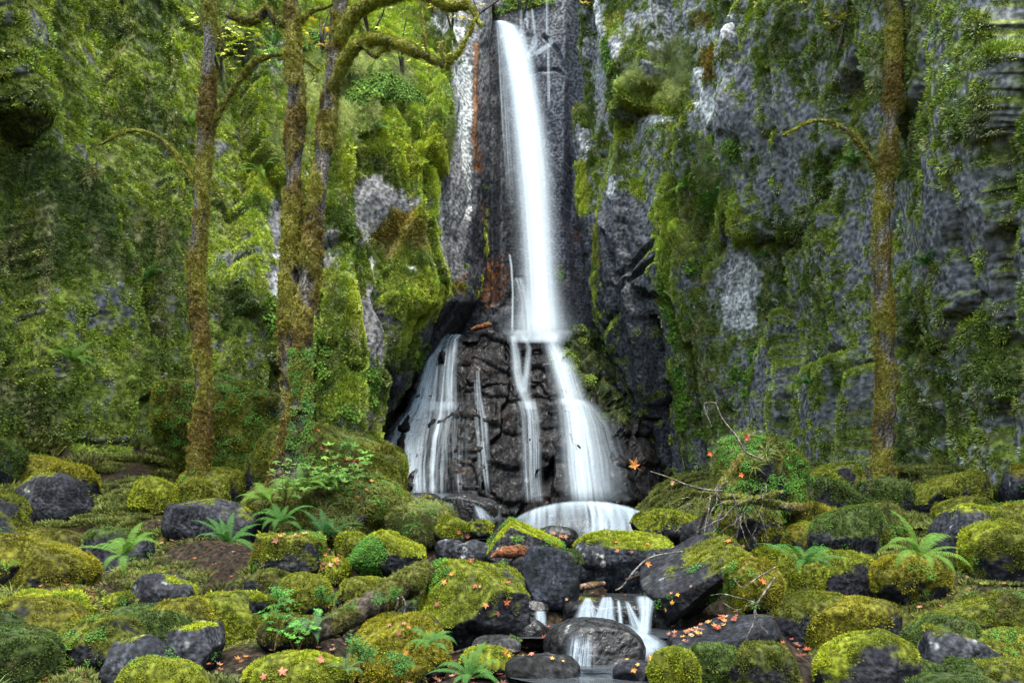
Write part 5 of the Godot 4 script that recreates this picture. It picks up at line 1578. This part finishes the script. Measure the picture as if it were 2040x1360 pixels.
func build_low_water() -> void:
	var st := Strands.new()
	var b := dome.mesh.get_aabb()
	var rx := b.size.x * 0.5
	var ry := b.size.y * 0.5
	drape(st, dome, -rx * 0.96, rx * 0.96, ry * 0.97, -ry * 0.6, [[0.56, 0.045, 0.8], [0.66, 0.07, 0.4], [0.77, 0.06, 0.3], [0.88, 0.06, 0.3], [0.12, 0.06, 0.3], [0.25, 0.05, 0.2], [0.5, 0.4, 0.09]], {"rx": rx * 1.02, "fan": 0.06, "streak": 0.7, "crest": 1.2})
	drape(st, dome, -rx * 0.96, rx * 0.96, ry * 1.0, -ry * 0.6, [[0.6, 0.14, 0.06], [0.5, 0.4, 0.03]], {"rx": rx * 1.02, "fan": 0.1, "streak": 0.5, "crest": 12.0})
	finish_water(st, "water_sheet", "white sheet of water spreading over the rock dome at the fall's foot")
	# pool line under the left cascade and its runnels
	var lp := Strands.new()
	for r in [[[[980, 790, 890, 21.5], [990, 800, 910, 20.5], [1000, 850, 990, 19.5]], 0.4], [[[984, 798, 814, 21.0], [1000, 800, 824, 19], [1020, 826, 866, 17.3]], 0.4], [[[1000, 884, 902, 15.6], [1012, 884, 900, 15.5], [1036, 890, 906, 15.4]], 0.4], [[[1006, 944, 954, 15.6], [1020, 948, 968, 15.45], [1042, 956, 988, 15.3]], 0.6], [[[990, 958, 977, 17.0], [1010, 970, 992, 16.5], [1040, 983, 1002, 16]], 0.25]]:
		veil(lp, r[0], [[0.35, 0.2, r[1]], [0.75, 0.2, r[1] * 0.6]], {"layers": 1, "nx": 20, "ny": 16, "head": 0.25, "tail": 0.3, "streak": 0.4})
	finish_water(lp, "runnel", "small white runnels between the rocks at the left cascade's foot")
	# the small fall in front: fans from notches in the rock step, gathering in a chute to the right
	var sf := Strands.new()
	for r in [[[[1190, 1166, 1176, 8.4], [1200, 1160, 1180, 8.2], [1220, 1150, 1186, 8.05], [1248, 1138, 1192, 7.95]], [[0.25, 0.13, 0.5], [0.6, 0.13, 0.55], [0.9, 0.1, 0.3]]], [[[1188, 1200, 1218, 8.4], [1198, 1196, 1222, 8.2], [1225, 1186, 1224, 8.0], [1252, 1178, 1230, 7.9]], [[0.2, 0.1, 0.5], [0.5, 0.1, 0.6], [0.8, 0.1, 0.5]]], [[[1194, 1228, 1236, 8.35], [1220, 1230, 1240, 8.1], [1254, 1232, 1244, 7.9]], [[0.5, 0.2, 0.55]]], [[[1196, 1244, 1252, 8.35], [1225, 1250, 1268, 8.1], [1258, 1258, 1290, 7.9]], [[0.3, 0.12, 0.35], [0.7, 0.14, 0.45]]],
		[[[1186, 1268, 1300, 8.45], [1200, 1270, 1300, 8.2], [1225, 1274, 1296, 8.05], [1250, 1270, 1294, 7.9], [1276, 1258, 1292, 7.7]], [[0.35, 0.18, 0.6], [0.75, 0.16, 0.7]]], [[[1242, 1150, 1250, 7.85], [1252, 1188, 1266, 7.75], [1264, 1220, 1280, 7.62], [1280, 1242, 1300, 7.45], [1296, 1254, 1322, 7.25], [1312, 1258, 1310, 7.05]], [[0.3, 0.16, 0.5], [0.65, 0.2, 0.6]]], [[[1262, 1262, 1294, 7.7], [1278, 1278, 1324, 7.5], [1294, 1270, 1332, 7.3]], [[0.5, 0.25, 0.5]]], [[[1216, 1066, 1084, 8.2], [1228, 1066, 1086, 8.1], [1256, 1064, 1086, 8.0]], [[0.4, 0.2, 0.6], [0.8, 0.15, 0.4]]]]:
		veil(sf, r[0], r[1], {"layers": 2, "nx": 26, "ny": 20, "off": 0.02, "gap": 0.03, "head": 0.12, "tail": 0.2, "streak": 0.35, "break": 0.3})
	var q := stream_stone.position
	drape(sf, stream_stone, P(1112, 1260, 7.2).x - q.x, P(1190, 1260, 7.2).x - q.x, P(0, 1248, 7.2).y - q.y, P(0, 1324, 7.2).y - q.y, [[0.34, 0.06, 0.3], [0.5, 0.05, 0.38], [0.64, 0.06, 0.25], [0.5, 0.18, 0.08]], {"cell": 0.05, "streak": 0.9, "fan": 0.25, "head": 0.3})
	finish_water(sf, "small_fall", "small silky fall spilling over the rock step in front")
	# pools
	for e in [["stream_pool", "dark pool with white foam at the bottom of the stream", Vector3(1.0, P(0, 1330, 6.6).y, -6.5), 1.0, 0.7], ["stream_pool", "dark still pool below the rock step beside the central boulder", Vector3(0.75, P(0, 1262, 7.9).y, -8.1), 1.4, 0.6], ["stream_pool", "shallow dark pool behind the small fall's rock step", Vector3(1.3, P(0, 1196, 9.2).y, -9.5), 1.3, 0.6], ["stream_pool", "dark pool at the foot of the tall fall's rock", Vector3(-0.6, P(0, 1056, 18).y - 0.15, -17.5), 4.2, 3.0]]:
		var v := PackedVector3Array([Vector3.ZERO])
		var col := PackedColorArray([Color(0.03, 0.034, 0.036)])
		var idx := PackedInt32Array()
		for s in 28:
			var a := TAU * s / 28
			v.append(Vector3(cos(a) * e[3], 0, sin(a) * e[4]) * (1.0 + 0.12 * sin(a * 3.0)))
			col.append(col[0])
			idx.append_array([0, 1 + s, 1 + (s + 1) % 28])
		var o := put(e[0], arrays_mesh(v, smooth_normals(v, idx), col, idx), M.pool)
		o.position = e[2]
		tag(o, e[1], "water", "", "structure")
	var fo := Strands.new()
	for i in 90:
		var c := P(rng.randf_range(1150, 1225), rng.randf_range(1336, 1352), rng.randf_range(6.2, 6.5))
		c.y = P(0, 1330, 6.6).y + 0.015
		var l := rng.randf_range(0.05, 0.16)
		fo.ribbon(PackedVector3Array([c - Vector3(l, 0, 0), c - Vector3(l * 0.5, 0, 0.01), c, c + Vector3(l * 0.5, 0.002, 0), c + Vector3(l, 0, 0.01)]), rng.randf_range(0.02, 0.05), 1.57, WHITE, 0.25, 0.4, 0.4)
	finish_water(fo, "foam", "white foam streaks on the bottom pool")

# ------------------------------------------------------------------ ground
func ground_y(x: float, z: float) -> float:
	var d := -z
	var h := EYE + lerpf(-1.6, -0.75, clampf((d - 4.0) / 16.0, 0, 1))
	if d < 4.0: h = EYE - 1.6
	var lb := smoothstep(-1.2, -5.5, x)
	h += lb * lerpf(0.5, 3.0, smoothstep(7.0, 20.0, d))
	h += smoothstep(2.2, 6.0, x) * lerpf(0.4, 2.2, smoothstep(7.0, 16.0, d))
	# wooded slopes either side of and behind the viewer
	h += smoothstep(8.0, 26.0, absf(x)) * 14.0 + smoothstep(2.0, 28.0, z) * 12.0
	h += 0.25 * n_big.get_noise_2d(x * 2.0, z * 2.0)
	var sum := 0.5
	var acc := h * 0.5
	if absf(x) < 14.0 and d > 2.0 and d < 24.0:
		for e in rocks:
			var c: Vector3 = e[0]
			var r: Vector3 = e[1]
			var dx := (x - c.x) / r.x
			var dz := (z - c.z) / r.z
			var k := dx * dx + dz * dz
			if k < 9.0:
				var w := 1.0 / (0.15 + k * k)
				acc += (c.y - r.y * 0.8) * w
				sum += w
	return acc / sum

func build_ground() -> void:
	var xs := PackedFloat32Array()
	var zs := PackedFloat32Array()
	var x := -140.0
	while x < 140.0:
		xs.append(x)
		x += 0.16 if absf(x) < 6.0 else (0.5 if absf(x) < 24.0 else 6.0)
	var z := -140.0
	while z < 140.0:
		zs.append(z)
		z += 0.18 if z > -16.0 and z < -3.0 else (0.5 if z > -31.0 and z < 0.0 else 6.0)
	var v := PackedVector3Array()
	var col := PackedColorArray()
	var idx := PackedInt32Array()
	var mk := PackedFloat32Array()
	for j in zs.size():
		for i in xs.size():
			var h := ground_y(xs[i], zs[j])
			var behind := smoothstep(-29.5, -34.0, zs[j])
			h += behind * 20.0
			h += 0.10 * n_mid.get_noise_2d(xs[i] * 1.3, zs[j] * 1.3) + 0.04 * n_fine.get_noise_2d(xs[i], zs[j])
			v.append(Vector3(xs[i], h, zs[j]))
			var a := n_mid.get_noise_2d(xs[i] * 0.8 + 9.0, zs[j] * 0.8)
			var f := n_fine.get_noise_2d(xs[i] * 1.3, zs[j] * 1.3)
			var c := Color(0.02, 0.016, 0.012).lerp(Color(0.05, 0.036, 0.024), clampf(0.5 + f, 0, 1))
			var away := smoothstep(1.5, 4.5, absf(xs[i] - 0.3))
			var m := smoothstep(0.1, 0.3, a + away * 0.5 - 0.2)
			mk.append(m if away > 0.1 and absf(xs[i]) < 24.0 and zs[j] > -26.0 and zs[j] < -3.5 else 0.0)
			col.append(c.lerp(Color(0.075, 0.085, 0.022), m))
	var W := xs.size()
	for j in zs.size() - 1:
		for i in W - 1:
			var q := j * W + i
			idx.append_array([q, q + 1, q + W, q + 1, q + W + 1, q + W])
	var n := smooth_normals(v, idx)
	var o := put("ground", arrays_mesh(v, n, col, idx), M.soil)
	tag(o, "dark soil and moss floor of the gorge between boulders", "ground", "", "structure")
	var sc := Scatter.new()
	var sg := Scatter.new()
	for i in v.size():
		if mk[i] > 0.4:
			for k in (2 if absf(v[i].x) < 6.0 and v[i].z > -16.0 else (34 if absf(v[i].x) < 9.0 else 6)):
				var p := v[i] + Vector3(rng.randf_range(-0.1, 0.1), 0, rng.randf_range(-0.1, 0.1)) * (1.0 if absf(v[i].x) < 6.0 and v[i].z > -16.0 else 2.6)
				if rng.randf() < 0.85: sc.add(Transform3D(basis_on(n[i], rng.randf() * TAU, rng.randf_range(0.06, 0.14) * (1.0 if v[i].z > -16.0 and absf(v[i].x) < 9.0 else (1.5 if absf(v[i].x) < 9.0 else 3.0))), p), vary(col[i] * 1.7, 0.35))
				elif rng.randf() < 0.25: sg.add(Transform3D(basis_on(n[i], rng.randf() * TAU, rng.randf_range(0.1, 0.25)), p), vary(Color(0.1, 0.13, 0.04), 0.3))
	scatter_node("moss", sc, Z.cushion[1], M.moss, o)
	scatter_node("grass", sg, Z.grass[0], M.moss, o)
	# brown leaf litter too small to count
	var sl := Scatter.new()
	for i in 2600:
		var xx := rng.randf_range(-6.5, 6.5)
		var zz := rng.randf_range(-15.0, -4.5)
		sl.add(Transform3D(basis_on(Vector3(rng.randf_range(-0.4, 0.4), 1, rng.randf_range(-0.2, 0.5)).normalized(), rng.randf() * TAU, rng.randf_range(0.05, 0.1)), Vector3(xx, ground_y(xx, zz) + 0.06, zz)), vary(LEAF[rng.randi() % 5] * 0.6, 0.4))
	scatter_node("leaf_litter", sl, Z.maple[0], M.dry_leaf, o)

func build_plants() -> void:
	var g := Color(0.03, 0.085, 0.014)
	var y := Color(0.062, 0.125, 0.016)
	for e in [["bright fern hanging from the right wall, longest of the wall ferns", 1374, 372, 0.85, 11, y], ["leafy fern cluster on the right wall near the frame edge", 1468, 392, 0.8, 12, g], ["bright sword fern among shrubs behind the arching limb", 728, 188, 0.8, 10, y], ["fern on the slope just right of the twin trunks, dark roots below it", 740, 265, 0.7, 9, g], ["small fern low on the right wall above the white lichen", 1360, 468, 0.5, 7, y],
		["small fern at the right frame edge below the leafy cluster", 1518, 512, 0.5, 7, g], ["fern tuft halfway down the left wall above the grey pillar", 745, 585, 0.5, 8, y], ["fern on the left wall at the frame edge, fronds drooping left", 530, 345, 0.8, 9, y], ["small fern on the left wall above the lichened streak", 905, 135, 0.5, 7, g], ["fern under the ivy on the right wall", 1395, 640, 0.5, 7, g],
		["little fern left of the dark joint in the right wall", 1300, 262, 0.4, 7, g], ["fern high on the slope beside the left trunk", 545, 100, 0.7, 9, g], ["fern on the right wall under the wall's ochre patch", 1440, 310, 0.6, 8, g], ["fern clinging left of the lime moss strip", 965, 375, 0.4, 7, y], ["small fern at the right frame edge level with the pale lichen", 1500, 600, 0.5, 7, g],
		["fern on the far left wall high above the slender maple", 380, 240, 0.8, 10, y], ["fern on the far left wall beside the slender maple", 300, 560, 0.8, 10, g], ["fern low on the far left wall beside the slender maple", 120, 720, 0.7, 10, y], ["fern on the far right wall high behind the right slender maple", 1680, 330, 0.7, 10, y], ["fern on the far right wall right of the right slender maple", 1880, 520, 0.6, 10, g], ["fern on the far right wall low behind the right slender maple", 1640, 760, 0.7, 10, g]]:
		var q := wall_index(e[1], e[2])
		fern(e[0], cv[q] + cn[q] * 0.06, cn[q], e[3], e[4], e[5], "ferns on the cliff")
	for e in [["large dark sword fern between the flat-topped boulder and the yellow boulder", 652, 1075, 10.3, 0.62, 12, Color(0.019, 0.062, 0.015)], ["sword fern with arching fronds on the mound left of the tree foot", 560, 1045, 10.6, 0.6, 11, g], ["light green fern at the left frame edge under the tree", 528, 1000, 11.4, 0.62, 9, y], ["pale fern draped over the dark mound below the tree", 600, 985, 11.4, 0.62, 10, y], ["light fern on the right part of the dark mound", 660, 968, 11.8, 0.55, 10, y],
		["feathery fern on the shoulder of the layered moss boulder", 858, 1285, 6.3, 0.32, 10, Color(0.037, 0.099, 0.019)], ["bright fern at the bottom edge below the layered boulder", 938, 1350, 5.8, 0.36, 10, Color(0.037, 0.099, 0.019)], ["grey-green fern behind the leafy plants at lower left", 630, 1262, 7.0, 0.4, 9, Color(0.043, 0.087, 0.037)], ["tiny fern on the slanting log", 700, 1216, 6.9, 0.14, 6, g], ["small fern on the grassy mound", 690, 890, 13.0, 0.35, 8, g],
		["little fern at the bottom edge beside the moss cushion boulder", 688, 1335, 5.9, 0.22, 7, Color(0.050, 0.093, 0.037)], ["fern left of the flat-topped boulder outside the row", 455, 1085, 9.4, 0.6, 11, g], ["fern at the far left among the back row boulders", 250, 1110, 9.0, 0.6, 11, y], ["fern right of the mossy right-edge boulder", 1600, 1130, 8.0, 0.55, 10, g], ["fern at the far right among the back row boulders", 1830, 1110, 8.2, 0.6, 11, y]]:
		fern(e[0], P(e[1], e[2], e[3]), Vector3(0, 0.6, 0.6).normalized(), e[4], e[5], e[6], "ferns on the boulder banks")
	for e in [["broad-leaved green plant with red stems at lower left", 545, 1290, 6.9, 0.55, 6, Color(0.031, 0.093, 0.015)], ["round-leaved bright plant beside the red-stemmed plant", 592, 1295, 6.7, 0.42, 5, Color(0.056, 0.155, 0.025)], ["yellow-green broad leaves on the fern mound at left", 565, 1010, 11.0, 0.7, 6, Color(0.087, 0.155, 0.031)], ["bright leafy shrub spread over the dark mound", 680, 985, 11.9, 0.9, 9, Color(0.074, 0.155, 0.025)], ["pale leafy shrub on the dark mound left part", 640, 995, 11.6, 0.7, 7, Color(0.068, 0.136, 0.025)],
		["small dark-leaved plant on the slanting log", 770, 1214, 7.0, 0.2, 3, Color(0.034, 0.099, 0.015)], ["broad-leaved seedling at the bottom left of the layered boulder", 722, 1330, 6.0, 0.25, 4, Color(0.034, 0.099, 0.019)], ["small leafy plant at the bottom under the layered boulder", 790, 1352, 5.9, 0.22, 4, Color(0.034, 0.099, 0.019)], ["green herb at the base of the smooth dome boulder", 556, 1206, 7.9, 0.22, 4, Color(0.050, 0.155, 0.025)], ["green herb in the gap right of the smooth dome boulder", 648, 1208, 8.0, 0.22, 4, Color(0.031, 0.093, 0.015)]]:
		herb(e[0], e[1], e[2], e[3], e[4], e[5], e[6])
	# fallen maple leaves
	fallen("fallen maple leaf lying on the mossy top of the largest central boulder", "leaves on the central boulder", [[884, 1163], [948, 1168], [960, 1172], [872, 1206], [968, 1206], [990, 1222], [1006, 1200], [900, 1146], [1008, 1164]], 0.12)
	fallen("orange maple leaf on the long grey boulder with the moss cap", "leaves on the long grey boulder", [[1226, 1082], [1232, 1098], [1259, 1100], [1256, 1058], [1292, 1086]], 0.13, 0)
	fallen("brown leaf on the flat-topped mossy boulder", "leaves on the flat-topped boulder", [[558, 1072], [566, 1068], [575, 1074], [585, 1072], [550, 1078], [610, 1066], [520, 1088], [595, 1070]], 0.14)
	fallen("orange leaf on the low stone below the dark sword fern", "leaves below the sword fern", [[648, 1124], [655, 1128], [668, 1118], [676, 1112], [660, 1100], [650, 1110], [642, 1132], [672, 1126]], 0.13)
	fallen("maple leaf on the layered moss boulder with the small fern", "leaves on the layered boulder", [[808, 1304], [815, 1252], [806, 1244], [778, 1246], [796, 1262]], 0.11)
	fallen("pinkish brown maple leaf on the moss cushion boulder in the lower left corner", "leaves on the moss cushion", [[562, 1340], [528, 1350], [640, 1322], [650, 1276]], 0.13, 3)
	var slab := []
	for k in 44:
		var t := rng.randf()
		slab.append([lerpf(1345, 1490, t) + rng.randf_range(-14, 14), lerpf(1275, 1222, t) + rng.randf_range(-8, 14)])
	fallen("red or orange leaf strewn on the low slanting slab", "leaves on the slanting slab", slab, 0.10)
	fallen("small yellow leaf on the huge leaning slab boulder", "leaves on the leaning slab", [[1340, 1186], [1318, 1192], [1340, 1200], [1350, 1184], [1378, 1170], [1330, 1212]], 0.09, 5)
	fallen("yellow leaf on the dark stone beside the lower pool", "leaves beside the lower pool", [[1295, 1305], [1300, 1316], [1270, 1328], [1262, 1336], [1250, 1320]], 0.09, 5)
	fallen("small pale leaf stuck to the rock step of the small fall", "leaves on the rock step", [[1228, 1198], [1246, 1188], [1200, 1190], [1130, 1192], [1150, 1190], [1136, 1198], [1180, 1186]], 0.08)
	fallen("red-brown maple leaf on the glossy wet stream boulder", "leaves on the wet stream boulder", [[1080, 1268], [1098, 1252]], 0.11, 1)
	fallen("orange litter leaf on the dark rock at the bottom beside the lower pool", "leaves on the bottom rock", [[1000, 1302], [1012, 1300], [1028, 1304], [1044, 1310], [1060, 1306], [1100, 1318], [1120, 1322], [1010, 1308], [1036, 1300]], 0.09)
	fallen("orange leaf fallen on the grassy mound by the tree", "leaves on the grassy mound", [[632, 862], [618, 868], [640, 892], [652, 898], [690, 916], [712, 888], [718, 922], [680, 936], [706, 920], [648, 886]], 0.17, 0)
	fallen("orange leaf on the dark fern-topped mound", "leaves on the fern mound", [[705, 976], [712, 990], [742, 960], [730, 978]], 0.17, 2)
	fallen("red leaf lying on the bare stones beside the pointed boulder", "leaves on the bare stones", [[940, 1116], [936, 1124], [930, 1070], [912, 1062]], 0.13, 1)
	fallen("orange leaf on the moss-capped rocks of the right bank", "leaves on the right bank", [[1496, 1112], [1445, 1074], [1452, 1080], [1482, 1086], [1510, 1160], [1518, 1162], [1500, 1000], [1514, 1006]], 0.12, 0)
	fallen("brown leaf on the dark rock behind the pointed boulder", "leaves behind the pointed boulder", [[1118, 1066], [1126, 1068], [1105, 1062]], 0.14, 3)
	# leaves caught on the twigs
	for e in [["bright orange maple leaf cluster caught on the twig before the dark rock", 1265, 928, 9.25, 0.2, 2], ["pale cream maple leaf hanging on the twig over the stream", 1340, 962, 9.2, 0.11, 4], ["orange maple leaf hanging on the grey twig above the stream", 1291, 1122, 8.85, 0.12, 2], ["dark red maple leaf caught in the twigs on the right bank", 1490, 872, 9.2, 0.16, 1], ["small red maple leaf on a twig before the right bank", 1416, 904, 9.2, 0.1, 0], ["red maple leaf hanging over the mossy dead branch", 1478, 946, 9.1, 0.11, 0]]:
		var o := put("maple_leaf", Z.maple[2], leaf_mats[e[5]])
		o.transform = Transform3D(basis_on(Vector3(rng.randf_range(-0.4, 0.4), 0.3, 1).normalized(), rng.randf() * TAU, e[4]), P(e[1], e[2], e[3]))
		tag(o, e[0], "leaf", "leaves caught on twigs")

# ------------------------------------------------------------------ everything
func _ready() -> void:
	rng.seed = 4242
	var cam := Camera3D.new()
	cam.name = "camera"
	cam.projection = Camera3D.PROJECTION_FRUSTUM
	cam.near = 0.1
	cam.far = 400.0
	cam.size = 2.0 * 0.1 * 680.0 / F
	cam.frustum_offset = Vector2(0.0, 0.1 * (HY - 680.0) / F)
	cam.position = Vector3(0, EYE, 0)
	add_child(cam)
	cam.current = true
	var env := Environment.new()
	env.background_mode = Environment.BG_SKY
	var sky := Sky.new()
	var sm := ProceduralSkyMaterial.new()
	sm.sky_top_color = Color(0.88, 0.945, 1.0)
	sm.sky_horizon_color = Color(0.48, 0.52, 0.56)
	sm.sky_curve = 0.5
	sm.ground_bottom_color = Color(0.06, 0.06, 0.05)
	sm.ground_horizon_color = Color(0.2, 0.21, 0.2)
	sky.sky_material = sm
	env.sky = sky
	env.tonemap_mode = Environment.TONE_MAPPER_LINEAR
	env.tonemap_exposure = 9.0
	env.sdfgi_enabled = true
	env.ssao_enabled = true
	env.ssil_enabled = true
	var we := WorldEnvironment.new()
	we.environment = env
	add_child(we)
	var sun := DirectionalLight3D.new()
	sun.name = "sun"
	sun.light_energy = 0.4
	sun.light_angular_distance = 25.0
	sun.light_color = Color(1.0, 0.98, 0.94)
	sun.shadow_enabled = true
	sun.rotation_degrees = Vector3(-70, 14, 0)
	add_child(sun)
	n_big = noise(0.16, 3, 5)
	n_mid = noise(0.75, 4, 6)
	n_fine = noise(2.6, 4, 7)
	n_cell = noise(0.55, 1, 8, FastNoiseLite.TYPE_CELLULAR)
	n_cell.cellular_return_type = FastNoiseLite.RETURN_CELL_VALUE
	n_crack = noise(0.55, 1, 8, FastNoiseLite.TYPE_CELLULAR)
	n_crack.cellular_return_type = FastNoiseLite.RETURN_DISTANCE2_SUB
	var t := Time.get_ticks_msec()
	make_materials()
	make_small()
	build_cliff()
	print("cliff ms ", Time.get_ticks_msec() - t)
	build_rock()
	build_boulders()
	print("boulders ms ", Time.get_ticks_msec() - t)
	build_ground()
	print("ground ms ", Time.get_ticks_msec() - t)
	build_water()
	build_low_water()
	print("water ms ", Time.get_ticks_msec() - t)
	build_tree()
	build_saplings()
	build_wood()
	build_plants()
	print("all ms ", Time.get_ticks_msec() - t)
